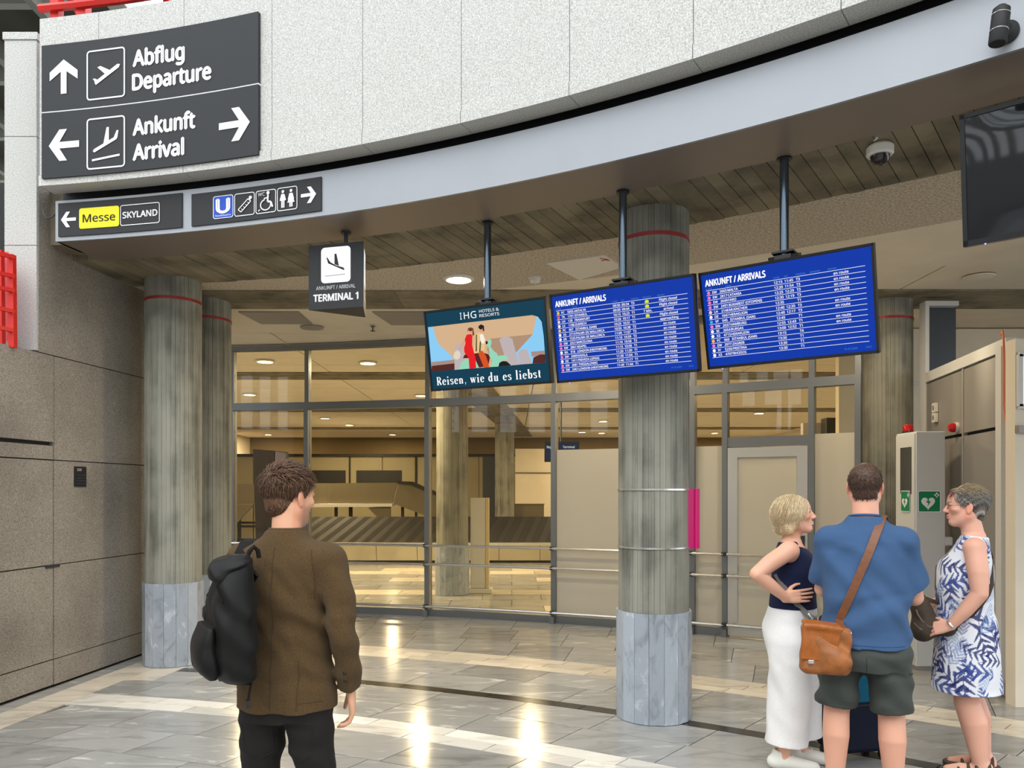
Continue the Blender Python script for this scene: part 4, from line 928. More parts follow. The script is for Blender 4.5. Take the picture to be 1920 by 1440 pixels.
for k in (0, 1): MB().hexa([q + pd * a + pn * n_ + Vector((0, 0, z)) for z in (.10 * k, .10 * k + .09) for a, n_ in ((-.045, 0), (-.045, .03), (.045, .03), (.045, 0))]).build('socket_plate', M['plastic_w'], so)
for k in (0, 1): MB().lathe([(.026, .0), (.026, .034)], q + Vector((0, 0, .045 + .1 * k)), 14, rot).build('socket_well', M['panel_grey'], so)
q = Vector((4.03, 7.30, 1.20)); bx = thing('door_stop', 'small grey latch block between cabinet and partition', 'latch', tuple(q)); MB().box(q + Vector((.02, -.1, 0)), (.08, .07, .08)).build('latch_body', M['panel_lt'], bx, bevel=.01)
oc = tag(MB().tube([pr(.0, 2.93, .03), pr(-.03, 2.95, .04), pr(-.05, 2.9, .05), pr(-.055, 2.7, .05), pr(-.055, 2.35, .05), pr(-.075, 2.2, .05), pr(-.11, 2.1, .05)], .009, 8).build('orange_cable', pbr('orange_rubber', srgb(226, 130, 96), .5), None, smooth=True), 'thin orange cable running down the partition end post', 'cable')
# ================================================================== RED RAILINGS
rl = thing('red_railing', 'red steel railing on top of the granite parapet', 'railing', arc(R_GRAN + .35, phi_at(150, R_GRAN), 5.4))
RR = R_GRAN + .42
for x, w_ in ((107, .085), (157, .10), (314, .06), (520, .06), (740, .06)):
    p = phi_at(x, RR); MB().bar(arc(RR, p, 5.3), arc(RR, p, 6.6), w_, w_ * .8).build('post', M['red'], rl)
MB().tube([arc(RR - .06, phi_at(x, RR), 5.77) for x in (84, 150, 230, 330, 450, 600, 800)], .034, 6).build('rail', M['red'], rl)
MB().tube([arc(RR - .06, phi_at(x, RR), 6.75) for x in (84, 150, 230, 330, 450, 600, 800)], .034, 6).build('rail', M['red'], rl)
MB().bar(arc(RR + .1, phi_at(85, RR), 6.2), arc(RR + .1, phi_at(190, RR), 5.35), .05, .05).build('brace', pbr('dark_red', srgb(140, 30, 30), .5), rl)
fr = thing('red_rail_frame', 'red steel railing frame behind the stone wall beside the tower', 'railing', (-4.25, 6.0, 2.82))  # low red railing built as a box frame with rungs
for x, y in ((24, 0), (2, 0)):
    a, b = pix(x, 640, 6.12), pix(x - 2, 478 if x > 10 else 470, 6.12); MB().bar((a[0], a[1], 2.80), b, .045, .045).build('upright', M['red'], fr)
for y in (482, 518, 545, 584, 620): a, b = pix(-30, y - 12, 5.9), pix(26, y, 6.12); MB().bar(a, b, .03, .03).build('rung', M['red'], fr)
MB().hexa([Vector(p) for p in (pix(-40, 640, 6.2), pix(16, 640, 6.2), pix(16, 640, 6.24), pix(-40, 640, 6.24), pix(-40, 470, 6.2), pix(16, 472, 6.2), pix(16, 472, 6.24), pix(-40, 470, 6.24))]).build('panel', pbr('pale_red_panel', srgb(224, 90, 96), .5), fr)
# tree column and dark gallery roof seen past the tower
ro = struct('roof_gallery')
MB().box((-16, 23, 9.6), (19, 28, .3)).build('roof_deck', pbr('roof_dark', srgb(86, 84, 72), .9), ro)
for k in range(5): MB().bar((-24, 9.5 + 2.2 * k, 9.2), (-6.6, 9.5 + 2.2 * k, 9.2), .15, .4).build('roof_truss', pbr('truss_grey', srgb(150, 150, 138), .6), ro)
for k in range(6): MB().bar((-14 + 1.4 * k, 9, 9.0), (-15 + 1.4 * k, 36, 9.0), .12, .3).build('roof_truss', pbr('truss_grey', srgb(120, 120, 108), .6), ro)
tc_ = thing('tree_column', 'pale steel roof column with branching struts above the tower', 'column', pix(45, 60, 13.5))
a = Vector(pix(46, 90, 13.5)); b = Vector(pix(38, -90, 13.5))
MB().tube([a - Vector((0, 0, 2.5)), a, b], [.1, .1, .09], 12).build('trunk', steel_w, tc_, smooth=True)
for x, y in ((-40, -60), (110, -20), (-10, -120)): MB().tube([Vector(pix(44, 48, 13.5)), Vector(pix(x, y, 14.2))], .045, 8).build('branch', steel_w, tc_, smooth=True)
gb = struct('wall_gallery')
MB().box((-3.2, 22, 6.9), (.15, 10, 2.6), .35).build('gallery_wall', M['plastic_w'], gb)
for k in range(4): MB().bar((-4.6 + .8 * k, 14, 5.2), (-5.6 + .8 * k, 15, 8.2), .08, .12).build('gallery_mullion', M['panel_grey'], gb)
MB().box((-9.5, 12.5, 4.7), (6, .2, 3.4)).build('gallery_wall', pbr('pale_wall', srgb(206, 190, 150), .8), gb)
# ================================================================== BAGGAGE HALL
olive = pbr('carousel_shell', srgb(118, 108, 84), .6); dkm = pbr('dark_metal', srgb(38, 33, 28), .5, .3); rub = pbr('belt_rubber', srgb(20, 18, 16), .85); rub2 = pbr('belt_rubber_lighter', srgb(33, 30, 26), .7)  # every other belt slat takes a slightly lighter rubber
ca = thing('baggage_carousel', 'baggage carousel with steel skirt and dark slatted belt', 'carousel', (-2, 18.6, 0))
xa, xb, ya, yb = -6.0, 1.6, 17.9, 20.2
for k in range(8):
    x0 = xa + (xb - xa) * k / 8; x1 = xa + (xb - xa) * (k + 1) / 8
    MB().hexa([(x0 + .006, ya + .12, .06), (x1 - .006, ya + .12, .06), (x1 - .006, ya + .2, .06), (x0 + .006, ya + .2, .06), (x0 + .006, ya, .42), (x1 - .006, ya, .42), (x1 - .006, ya + .08, .42), (x0 + .006, ya + .08, .42)]).build('skirt_panel', pbr('brushed_steel', srgb(222, 212, 186), .28, .8) if k == 0 else bpy.data.materials['brushed_steel'], ca)
MB().box(((xa + xb) / 2, ya + .03, .45), (xb - xa, .14, .06)).build('rim', M['chrome'], ca)
for k in range(46):
    x0 = xa + (xb - xa) * k / 46; s = .35
    MB().hexa([(x0, ya + .1, .44 + .004 * (k % 2)), (x0 + .16, ya + .1, .44 + .004 * (k % 2)), (x0 + .16 + s, yb, .98), (x0 + s, yb, .98), (x0, ya + .1, .47 + .006 * (k % 2)), (x0 + .16, ya + .1, .47), (x0 + .16 + s, yb, 1.01), (x0 + s, yb, 1.01)]).build('belt_slat', rub if k % 2 else rub2, ca)
MB().box(((xa + xb) / 2, yb + .1, .55), (xb - xa, .2, .9)).build('core', dkm, ca)
MB().box(((xa + xb) / 2, ya + .2, .03), (xb - xa, .1, .06)).build('plinth', dkm, ca)
cv = thing('conveyor_chute', 'beige overhead conveyor parapet sloping down to the carousel', 'conveyor', (-4, 22, 0))
def chute(pts, d0, d1, name, mat):
    n = len(pts); v = [pix(x, y, d0) for x, y in pts] + [(pix(x, y, d0)[0], d1, pix(x, y, d0)[2]) for x, y in pts]
    MB().add(v, [tuple(range(n)), tuple(range(n, 2 * n))[::-1]] + [(i, (i + 1) % n, n + (i + 1) % n, n + i) for i in range(n)]).build(name, mat, cv)
chute([(400, 908), (615, 906), (615, 944), (400, 945)], 22.0, 22.1, 'parapet_panel', olive); chute([(617, 906), (745, 905), (735, 944), (617, 944)], 21.9, 22.0, 'parapet_panel', olive)
chute([(747, 905), (772, 907), (832, 933), (832, 980), (737, 944)], 21.9, 22.0, 'sloping_panel', olive); chute([(745, 902), (772, 903), (836, 931), (832, 934), (770, 908), (745, 906)], 21.8, 22.3, 'capping', dkm)
chute([(585, 945), (735, 944), (735, 950), (585, 951)], 21.8, 24, 'deck_edge', M['plastic_w'])
chute([(690, 952), (732, 948), (732, 985), (722, 985)], 21.9, 22.0, 'gusset', olive); chute([(436, 946), (475, 946), (440, 985), (436, 985)], 21.9, 22.0, 'gusset', olive)
for x in (445, 560, 627, 655, 727, 752): chute([(x, 950), (x + 5, 950), (x + 5, 1018), (x, 1018)], 22.2, 22.3, 'support_leg', dkm)
for y in (978, 985): chute([(436, y), (770, y), (770, y + 4), (436, y + 4)], 22.3, 22.4, 'support_rail', dkm)
en = thing('baggage_enclosure', 'long beige panelled enclosure at the back with dark conveyor openings', 'enclosure', (-4, 26, 0))
def epanel(x0, x1, y0, y1, mat, name, d=26.0, th=.12):
    a, b = pix(x0, y1, d), pix(x1, y0, d); MB().box(((a[0] + b[0]) / 2, d + th / 2, (a[2] + b[2]) / 2), (b[0] - a[0], th, b[2] - a[2])).build(name, mat, en)
eg = pbr('enclosure_panel', srgb(158, 148, 118), .5)
for x0, x1 in ((380, 474), (476, 577), (579, 654), (657, 716), (718, 778), (782, 838), (841, 897), (899, 968)): epanel(x0, x1, 855, 1010, eg, 'panel')
for x in (655.5, 780): epanel(x - 1.6, x + 1.6, 855, 1010, dkm, 'joint', 25.96, .1)
for x0, x1 in ((583, 648), (668, 753), (330, 420)): epanel(x0, x1, 882, 906, M['black'], 'opening', 25.97, .02)
epanel(380, 975, 851, 856, dkm, 'top_edge', 25.9, .3)
MB().box((-3, 26.8, .7), (14, 1.2, 1.4)).build('dark_void', dkm, en)
epanel(905, 930, 856, 985, M['steel_dark'], 'side_shutter', 25.0, .1)
tt = thing('display_totem', 'dark tapered information totem inside the glass behind the man', 'totem', pix(505, 1072, 14.5))
v = [pix(474, 842, 14.5), pix(514, 845, 14.3), pix(511, 1084, 14.3), pix(482, 1084, 14.5)]; n4 = [(p[0] + .12, p[1] + .5, p[2]) for p in v]
MB().add(v + n4, [(0, 1, 2, 3), (7, 6, 5, 4), (0, 4, 5, 1), (1, 5, 6, 2), (2, 6, 7, 3), (3, 7, 4, 0)]).build('totem_shell', pbr('totem_brown', srgb(30, 20, 15), .6), tt)
v = [pix(516, 846, 14.3), pix(536, 850, 14.6), pix(531, 1070, 14.6), pix(513, 1083, 14.3)]; n4 = [(p[0] - .02, p[1] + .04, p[2]) for p in v]
MB().add(v + n4, [(0, 1, 2, 3), (7, 6, 5, 4), (0, 4, 5, 1), (1, 5, 6, 2), (2, 6, 7, 3), (3, 7, 4, 0)]).build('totem_screen', pbr('totem_screen', srgb(92, 88, 108), .15), tt)
wp_ = thing('white_pillar', 'slim white info pillar beside the indoor concrete column', 'pillar', (-.52, 12.6, 0))
MB().box((-.56, 12.75, .82), (.24, .18, 1.48)).build('pillar_body', M['plastic_w'], wp_, bevel=.006); MB().box((-.405, 12.75, .82), (.06, .18, 1.48)).build('pillar_edge', pbr('pillar_cream', srgb(226, 206, 160), .4), wp_, bevel=.006)
MB().box((-.52, 12.72, .04), (.40, .28, .07)).build('pillar_foot', M['plastic_w'], wp_, bevel=.008)
fm = thing('far_monitor', 'small dark monitor seen through the glass left of the middle column', 'monitor', pix(1050, 866, 16.5))
a, b = pix(1021, 866, 16.5), pix(1086, 828, 16.5); MB().box(((a[0] + b[0]) / 2, 16.55, (a[2] + b[2]) / 2), (b[0] - a[0], .08, b[2] - a[2])).build('housing', FR, fm)
MB().box(((a[0] + b[0]) / 2, 16.50, (a[2] + b[2]) / 2), (b[0] - a[0] - .05, .01, b[2] - a[2] - .05)).build('screen', emit('far_screen', srgb(34, 52, 88), .6), fm)
d = D2(); d.text('Terminal', (a[0] + b[0]) / 2 + .02, b[2] - .14, .05, .25); d.text('Baggage', a[0] + .05, b[2] - .14, .05, .2); d.build('screen_text', SC_WHITE, fm, lambda u, v: (u, 16.49, v))
q = pix(1052, 828, 16.5); MB().tube([(q[0], 16.55, q[2]), (q[0], 16.55, Z_SOFF)], .02, 8).build('pole', M['steel_dark'], fm)
bxk = thing('beige_box', 'beige block by the far wall behind the white pillar', 'box', (.2, 23, 0)); a, b = pix(964, 986, 21.4), pix(1020, 946, 21.4)
MB().box(((a[0] + b[0]) / 2, 21.6, b[2] / 2), (b[0] - a[0], .4, b[2])).build('block', olive, bxk, bevel=.01); MB().box(((a[0] + b[0]) / 2, 21.6, b[2] + .01), (b[0] - a[0] + .04, .44, .02)).build('block_lid', olive, bxk)
bk = thing('wall_speaker_box', 'tall black box on the wall seen through the pane right of the door', 'speaker', pix(1560, 832, 11.5))
a, b = pix(1549, 830, 11.5), pix(1570, 783, 11.5); MB().box(((a[0] + b[0]) / 2, 11.6, (a[2] + b[2]) / 2), (b[0] - a[0], .2, b[2] - a[2])).build('box_body', M['black'], bk, bevel=.01)
MB().box(((a[0] + b[0]) / 2 + .3, 11.75, 1.35), (1.3, .1, 2.7)).build('box_board', M['panel_grey'], bk)
# ================================================================== DISTANCE-FIELD MODELLING (people, clothes, bags)
V3 = lambda *a: np.array(a, dtype=np.float64)
class Prim:
    __slots__ = ('f', 'lo', 'hi', 'mode', 'k')
    def __init__(s, f, lo, hi, mode='add', k=.02): s.f, s.lo, s.hi, s.mode, s.k = f, np.array(lo, float), np.array(hi, float), mode, k
def _rot(ax, ay, az): return np.array(Euler((ax, ay, az)).to_matrix())
def ell(c, r, k=.02, mode='add', rot=None):
    c, r = V3(*c), V3(*r); m = max(r)
    Rm = None if rot is None else _rot(*rot)
    def f(P):
        q = P - c
        if Rm is not None: q = q @ Rm
        k0 = np.sqrt(((q / r) ** 2).sum(1)); k1 = np.sqrt(((q / (r * r)) ** 2).sum(1)) + 1e-9
        return k0 * (k0 - 1) / k1
    return Prim(f, c - m, c + m, mode, k)
def chain(pts, rad, k=.02, mode='add', flat=False):
    pts = [V3(*p) for p in pts]; lo = np.min([p - r for p, r in zip(pts, rad)], 0); hi = np.max([p + r for p, r in zip(pts, rad)], 0)
    def f(P):
        best = None
        for i in range(len(pts) - 1):
            a, b = pts[i], pts[i + 1]; d = b - a; L2 = d @ d
            t0 = ((P - a) @ d) / L2; t = np.clip(t0, 0, 1); q = P - a - t[:, None] * d
            e = np.sqrt((q * q).sum(1)) - (rad[i] + (rad[i + 1] - rad[i]) * t)
            if flat and i == len(pts) - 2: e = np.maximum(e, (t0 - 1) * math.sqrt(L2))
            best = e if best is None else np.minimum(best, e)
        return best
    return Prim(f, lo, hi, mode, k)
def _cat(xs, ys, n=120):
    xs, ys = np.array(xs, float), np.array(ys, float); X = np.linspace(xs[0], xs[-1], n); out = np.zeros((n, ys.shape[1]))
    m = np.zeros_like(ys); m[1:-1] = (ys[2:] - ys[:-2]) / (xs[2:] - xs[:-2])[:, None]; m[0] = (ys[1] - ys[0]) / (xs[1] - xs[0]); m[-1] = (ys[-1] - ys[-2]) / (xs[-1] - xs[-2])
    i = np.clip(np.searchsorted(xs, X, 'right') - 1, 0, len(xs) - 2); h = xs[i + 1] - xs[i]; t = ((X - xs[i]) / h)[:, None]; h = h[:, None]
    return X, (2 * t**3 - 3 * t**2 + 1) * ys[i] + (t**3 - 2 * t**2 + t) * h * m[i] + (-2 * t**3 + 3 * t**2) * ys[i + 1] + (t**3 - t**2) * h * m[i + 1]
def zloft(rows, k=.02, mode='add', p=2.0, yaw=0.0):
    """rows: (z, cx, cy, rx, ry), stacked elliptical sections, flat at both ends"""
    rows = sorted(rows); Z, T = _cat([r[0] for r in rows], [r[1:] for r in rows]); c, s = math.cos(yaw), math.sin(yaw)
    mr = max(T[:, 2].max(), T[:, 3].max())
    def f(P):
        z = P[:, 2]; cx, cy, rx, ry = [np.interp(z, Z, T[:, j]) for j in range(4)]
        x, y = P[:, 0] - cx, P[:, 1] - cy; x, y = x * c + y * s, -x * s + y * c
        if p == 2.0: k0 = np.sqrt((x / rx) ** 2 + (y / ry) ** 2)
        else: k0 = (np.abs(x / rx) ** p + np.abs(y / ry) ** p) ** (1 / p)
        k1 = np.sqrt((x / rx**2) ** 2 + (y / ry**2) ** 2) + 1e-6
        d = np.where(k0 < .3, -.7 * np.minimum(rx, ry), k0 * (k0 - 1) / k1)
        return np.maximum(d, np.maximum(z - Z[-1], Z[0] - z))
    return Prim(f, (T[:, 0].min() - mr, T[:, 1].min() - mr, Z[0]), (T[:, 0].max() + mr, T[:, 1].max() + mr, Z[-1]), mode, k)
def rbox(c, r, rad=.02, k=.02, mode='add', rot=None):
    c, r = V3(*c), V3(*r); Rm = None if rot is None else _rot(*rot); m = np.linalg.norm(r)
    def f(P):
        q = P - c
        if Rm is not None: q = q @ Rm
        q = np.abs(q) - (r - rad)
        return np.sqrt((np.maximum(q, 0) ** 2).sum(1)) + np.minimum(q.max(1), 0) - rad
    return Prim(f, c - m, c + m, mode, k)
def plane(n, o, mode='sub', k=.004):       # solid on the side the normal points away from
    n = V3(*n) / np.linalg.norm(n); o = V3(*o)
    return Prim(lambda P: (P - o) @ n, (0, 0, 0), (0, 0, 0), mode, k)
def moved(prims, Rm, o):                    # head frame -> body frame
    out = []; o = V3(*o)
    for q in prims:
        f = (lambda g: (lambda P: g((P - o) @ Rm)))(q.f)
        cs = np.array([[x, y, z] for x in (q.lo[0], q.hi[0]) for y in (q.lo[1], q.hi[1]) for z in (q.lo[2], q.hi[2])]) @ Rm.T + o
        out.append(Prim(f, cs.min(0), cs.max(0), q.mode, q.k))
    return out
def _comb(d, e, mode, k):
    if mode == 'add':
        if k <= 0: return np.minimum(d, e)
        h = np.clip(.5 + .5 * (e - d) / k, 0, 1); return e + (d - e) * h - k * h * (1 - h)
    if mode == 'sub': e = -e
    if k <= 0: return np.maximum(d, e)
    h = np.clip(.5 - .5 * (e - d) / k, 0, 1); return e + (d - e) * h + k * h * (1 - h)
def sdf_eval(prims, P, disp=None):
    d = np.full(len(P), 9.0)
    for q in prims: d = _comb(d, q.f(P), q.mode, q.k)
    return d + disp(P) if disp is not None else d
def sdf_mesh(prims, h=.005, disp=None, B=14):
    adds = [q for q in prims if q.mode == 'add']
    lo = np.min([q.lo for q in adds], 0) - .02; hi = np.max([q.hi for q in adds], 0) + .02
    nb = np.ceil((hi - lo) / (h * B)).astype(int); n = nb * B + 1
    D = np.full(tuple(n), 1.0, np.float32); half = h * B * .5 * math.sqrt(3)
    g = np.stack(np.meshgrid(*[np.arange(k) for k in nb], indexing='ij'), -1).reshape(-1, 3); C = lo + (g + .5) * h * B
    E = [q.f(C) for q in prims]; d = np.full(len(C), 9.0)
    for q, e in zip(prims, E): d = _comb(d, e, q.mode, q.k)
    loc = np.stack(np.meshgrid(*[np.arange(B + 1)] * 3, indexing='ij'), -1).reshape(-1, 3) * h
    act = np.abs(d) < half * 1.7 + .012
    for gi in np.nonzero(~act & (d < 0))[0]:
        i, j, k = g[gi] * B; D[i:i + B + 1, j:j + B + 1, k:k + B + 1] = -1
    for gi in np.nonzero(act)[0]:
        i, j, k = g[gi] * B; P = lo + g[gi] * h * B + loc
        use = [q for q, e in zip(prims, E) if (q.mode == 'add' and e[gi] < half * 2.6 + .03) or (q.mode == 'sub' and e[gi] < half * 1.8 + .02) or (q.mode == 'int' and e[gi] > -half * 1.8 - .02)]
        if not use: continue
        D[i:i + B + 1, j:j + B + 1, k:k + B + 1] = sdf_eval(use, P, disp).reshape(B + 1, B + 1, B + 1)
    S = D < 0
    cnt = np.zeros(tuple(n - 1), np.int8)
    for a in (0, 1):
        for b in (0, 1):
            for c in (0, 1): cnt += S[a:n[0] - 1 + a, b:n[1] - 1 + b, c:n[2] - 1 + c]
    idx = np.argwhere((cnt > 0) & (cnt < 8)); ids = np.full(tuple(n - 1), -1, np.int32); ids[tuple(idx.T)] = np.arange(len(idx))
    acc = np.zeros((len(idx), 3)); wn_ = np.zeros(len(idx)); cr = [(a, b, c) for a in (0, 1) for b in (0, 1) for c in (0, 1)]
    for a in cr:
        for ax in range(3):
            if a[ax]: continue
            b = list(a); b[ax] = 1
            da = D[tuple((idx + a).T)]; db = D[tuple((idx + b).T)]; m = (da < 0) != (db < 0)
            t = np.where(m, da / np.where(m, da - db, 1), 0); p = np.tile(np.array(a, float), (len(idx), 1)); p[:, ax] += t
            acc[m] += p[m]; wn_ += m
    V = lo + (idx + acc / wn_[:, None]) * h; F = []
    for ax in range(3):
        sl = [slice(1, n[i] - 1) for i in range(3)]; s0 = list(sl); s1 = list(sl); s0[ax] = slice(0, n[ax] - 1); s1[ax] = slice(1, n[ax])
        s_a, s_b = S[tuple(s0)], S[tuple(s1)]; e = np.argwhere(s_a != s_b); fl = s_a[tuple(e.T)]
        off = np.ones(3, int); off[ax] = 0; e = e + off; u, v = (ax + 1) % 3, (ax + 2) % 3
        def cell(du, dv): q = e.copy(); q[:, u] -= du; q[:, v] -= dv; return ids[tuple(q.T)]
        Q = np.stack([cell(1, 1), cell(0, 1), cell(0, 0), cell(1, 0)], 1); Q[~fl] = Q[~fl][:, ::-1]; F.append(Q)
    return V, np.concatenate(F)
def np_mesh(name, V, F, mat, parent, tone=None, kind=None, smooth=True):
    me = bpy.data.meshes.new(name); F = np.asarray(F, np.int32); k = F.shape[1]
    me.vertices.add(len(V)); me.vertices.foreach_set('co', np.asarray(V, np.float32).ravel())
    me.loops.add(F.size); me.loops.foreach_set('vertex_index', F.ravel())
    me.polygons.add(len(F)); me.polygons.foreach_set('loop_start', np.arange(0, F.size, k, dtype=np.int32))
    me.update(calc_edges=True); me.validate(); me.materials.append(mat)
    if smooth: me.polygons.foreach_set('use_smooth', np.ones(len(me.polygons), bool))
    if tone is not None:
        a = me.color_attributes.new('tone', 'FLOAT_COLOR', 'POINT'); c = np.ones((len(V), 4), np.float32); c[:, :3] = tone; a.data.foreach_set('color', c.ravel())
    o = link(bpy.data.objects.new(name, me)); o.parent = parent
    if kind: o['kind'] = kind
    return o
def sdf_obj(name, prims, mat, parent, h=.005, disp=None, tone=None, s=1.0, kind=None):
    V, F = sdf_mesh(prims, h, disp); return np_mesh(name, V * s, F, mat, parent, tone(V) if tone else None, kind)
def cast(prims, o, d, disp=None):              # march from o along d onto the surface
    p = V3(*o); d = V3(*d); d /= np.linalg.norm(d)
    for _ in range(60):
        e = float(sdf_eval(prims, p[None], disp)[0]); p = p + d * max(min(e, .08), -.02) * .8
        if abs(e) < 1e-4: break
    return p
def ribbon(name, pts, nrm, wd, th, mat, parent, s=1.0):
    """flat strap along pts; nrm gives the outward direction at each point"""
    pts = [V3(*p) * s for p in pts]; v = []; f = []
    for i, p in enumerate(pts):
        t = pts[min(i + 1, len(pts) - 1)] - pts[max(i - 1, 0)]; t /= np.linalg.norm(t) + 1e-9; n = V3(*nrm[i]); n = n - t * (n @ t); n /= np.linalg.norm(n) + 1e-9; b = np.cross(t, n)
        w_ = wd[i] if isinstance(wd, (list, tuple)) else wd
        v += [p - b * w_ / 2, p + b * w_ / 2, p + b * w_ / 2 + n * th, p - b * w_ / 2 + n * th]
    for i in range(len(pts) - 1):
        a = 4 * i; c = a + 4
        for k in range(4): f.append((a + k, a + (k + 1) % 4, c + (k + 1) % 4, c + k))
    f += [(3, 2, 1, 0), tuple(4 * (len(pts) - 1) + k for k in range(4))]
    m = MB(); m.v = [tuple(q) for q in v]; m.f = f
    return m.build(name, mat, parent, local=True, smooth=True)
def head_prims(s=1.0, smile=0.0, fem=False):
    q = [ell((0, -.018, .030), (.075, .097, .088), .03), ell((0, .028, -.025), (.060, .062, .082), .04), chain([(-.05, -.005, -.055), (-.018, .058, -.098), (.018, .058, -.098), (.05, -.005, -.055)], [.024, .019, .019, .024], .03),
         ell((0, .062, -.093), (.022, .022, .019), .02), ell((0, .076, .024), (.045, .016, .012), .02), ell((0, .06, .055), (.05, .03, .035), .03),
         chain([(0, .086, .012), (0, .103, -.016), (0, .108, -.028)], [.008, .009, .0125 if not fem else .0115], .012), ell((-.011, .096, -.033), (.008, .010, .007), .008), ell((.011, .096, -.033), (.008, .010, .007), .008),
         ell((0, .088, -.058), (.021 + .006 * smile, .012, .0065), .008), ell((0, .086, -.070), (.018 + .005 * smile, .012, .007), .008)]
    for x in (-1, 1):
        q += [ell((x * (.043 + .004 * smile), .06, -.022 + .006 * smile), (.022 + .003 * smile, .022, .019), .02), ell((x * .031, .094, .004), (.017, .011, .0095), .010, 'sub'), ell((x * .031, .0755, .004), (.0125, .0125, .0125), .004),
              ell((x * .031, .086, .0115), (.016, .007, .0045), .005),
              ell((x * .080, -.008, -.006), (.008, .019, .031), .008, 'add', (0, 0, x * .35)), ell((x * .079, -.004, -.030), (.008, .010, .013), .008), ell((x * .090, .002, -.002), (.006, .009, .017), .004, 'sub')]
        if smile: q += [chain([(x * .014, .094, -.063), (x * .030, .080, -.055)], [.0035, .003], .004, 'sub'), chain([(x * .026, .086, -.036), (x * .037, .074, -.058)], [.003, .002], .006, 'sub')]
    if s != 1:
        def sc_(q_): g = q_.f; return Prim(lambda P: g(P / s) * s, q_.lo * s, q_.hi * s, q_.mode, q_.k * s)
        q = [sc_(a) for a in q]
    return q
def hand_prims(w, d, t, n, curl=.5, s=1.0, spread=1.0):
    w, d, t, n = V3(*w), V3(*d), V3(*t), V3(*n); d /= np.linalg.norm(d); t = t - d * (t @ d); t /= np.linalg.norm(t); n = n - d * (n @ d) - t * (n @ t); n /= np.linalg.norm(n)
    out = []; offs = (.031, .0105, -.0105, -.030); lens = ((.042, .026, .021), (.046, .029, .022), (.043, .027, .021), (.034, .020, .019))
    for o in offs: out.append(chain([w + t * o * .55 * s, w + (d * .050 + t * o * .9) * s, w + (d * .088 + t * o) * s], [.0155 * s, .0135 * s, .0105 * s], .012))
    for i, (o, ln) in enumerate(zip(offs, lens)):
        p = w + (d * .088 + t * o * 1.02) * s; P = [p]; a = 0
        for j, l in enumerate(ln):
            a += curl * (.55, .95, .7)[j] * (1 + .12 * i); p = p + (d * math.cos(a) + n * math.sin(a) + t * o * 1.6 * spread) * l * s; P.append(p)
        out.append(chain(P, [.0092 * s, .0082 * s, .0075 * s, .0062 * s], .003))
    p = w + (d * .022 + t * .024 + n * .006) * s; P = [p]
    for dd, l in ((d * .62 + t * .72 + n * .25, .042), (d * .86 + t * .42 + n * .28, .034), (d * .95 + t * .1 + n * .35, .026)): p = p + dd / np.linalg.norm(dd) * l * s; P.append(p)
    out.append(chain(P, [.0145 * s, .0115 * s, .0095 * s, .0075 * s], .010))
    return out
def leg_prims(hip, knee, ankle, toe, r=(.085, .06, .062, .040), k=.03):
    hip, knee, ankle, toe = V3(*hip), V3(*knee), V3(*ankle), V3(*toe); calf = knee * .68 + ankle * .32 + V3(0, -.014, 0)
    heel = ankle + V3(0, -.035, -.045)
    return [chain([hip, knee, calf, ankle], [r[0], r[1], r[2], r[3]], k), chain([heel, ankle * .4 + toe * .6 + V3(0, 0, -.012), toe], [.032, .034, .024], .025), ell(ankle + V3(0, -.02, -.03), (.036, .045, .05), .02)]
def skin_tone(base, head_o, head_R, hs, lips=None, stubble=None, brow=None, teeth=False, rosy=.12, seed=1):
    base = np.array(base)
    def tone(V):
        c = np.tile(base, (len(V), 1)); r = np.random.RandomState(seed); f = r.uniform(20, 45, (4, 3)); ph = r.uniform(0, 6, 4)
        nz = sum(np.sin(V @ f[i] + ph[i]) for i in range(4)) / 4; c *= (1 + .05 * nz)[:, None]
        q = ((V - V3(*head_o)) @ head_R) / hs; x, y, z = np.abs(q[:, 0]), q[:, 1], q[:, 2]; hd = (z > -.125) & (z < .14) & (np.abs(q).max(1) < .16)
        def blend(m, col): c[:] = c * (1 - m[:, None]) + np.array(col) * m[:, None]
        blend(hd * np.exp(-(((x - .045) / .02) ** 2 + ((z + .022) / .018) ** 2)) * (y > .02) * rosy * 3, base * np.array([1.05, .72, .68]))
        blend(hd * np.exp(-((x / .016) ** 2 + ((z + .028) / .014) ** 2)) * (y > .08) * rosy * 2, base * np.array([1.05, .75, .7]))
        blend(hd * (x > .07) * (np.abs(q[:, 1] + .005) < .03) * .45, base * np.array([1.05, .72, .66]))
        if lips is not None: blend(hd * np.exp(-((x / .024) ** 4 + ((z + .064) / .010) ** 4)) * (y > .07) * .8, lips)
        if teeth: blend(hd * np.exp(-((x / .022) ** 4 + ((z + .0635) / .0042) ** 4)) * (y > .07) * .95, (.75, .72, .66))
        if brow is not None: blend(hd * np.exp(-(((x - .031) / .016) ** 4 + ((z - .023 - .1 * (x - .03)) / .0042) ** 4)) * (y > .05) * .75, brow)
        if stubble is not None: blend(hd * np.clip((y + .01) / .03, 0, 1) * np.clip((-.035 - z + .25 * np.clip(.05 - y, -.02, .04)) / .02, 0, 1) * .42, stubble)
        blend(hd * np.exp(-(((x - .031) / .013) ** 4 + ((z - .004) / .0050) ** 4)) * (y > .078) * .8, (.10, .07, .05))
        return np.clip(c, 0, 1)
    return tone
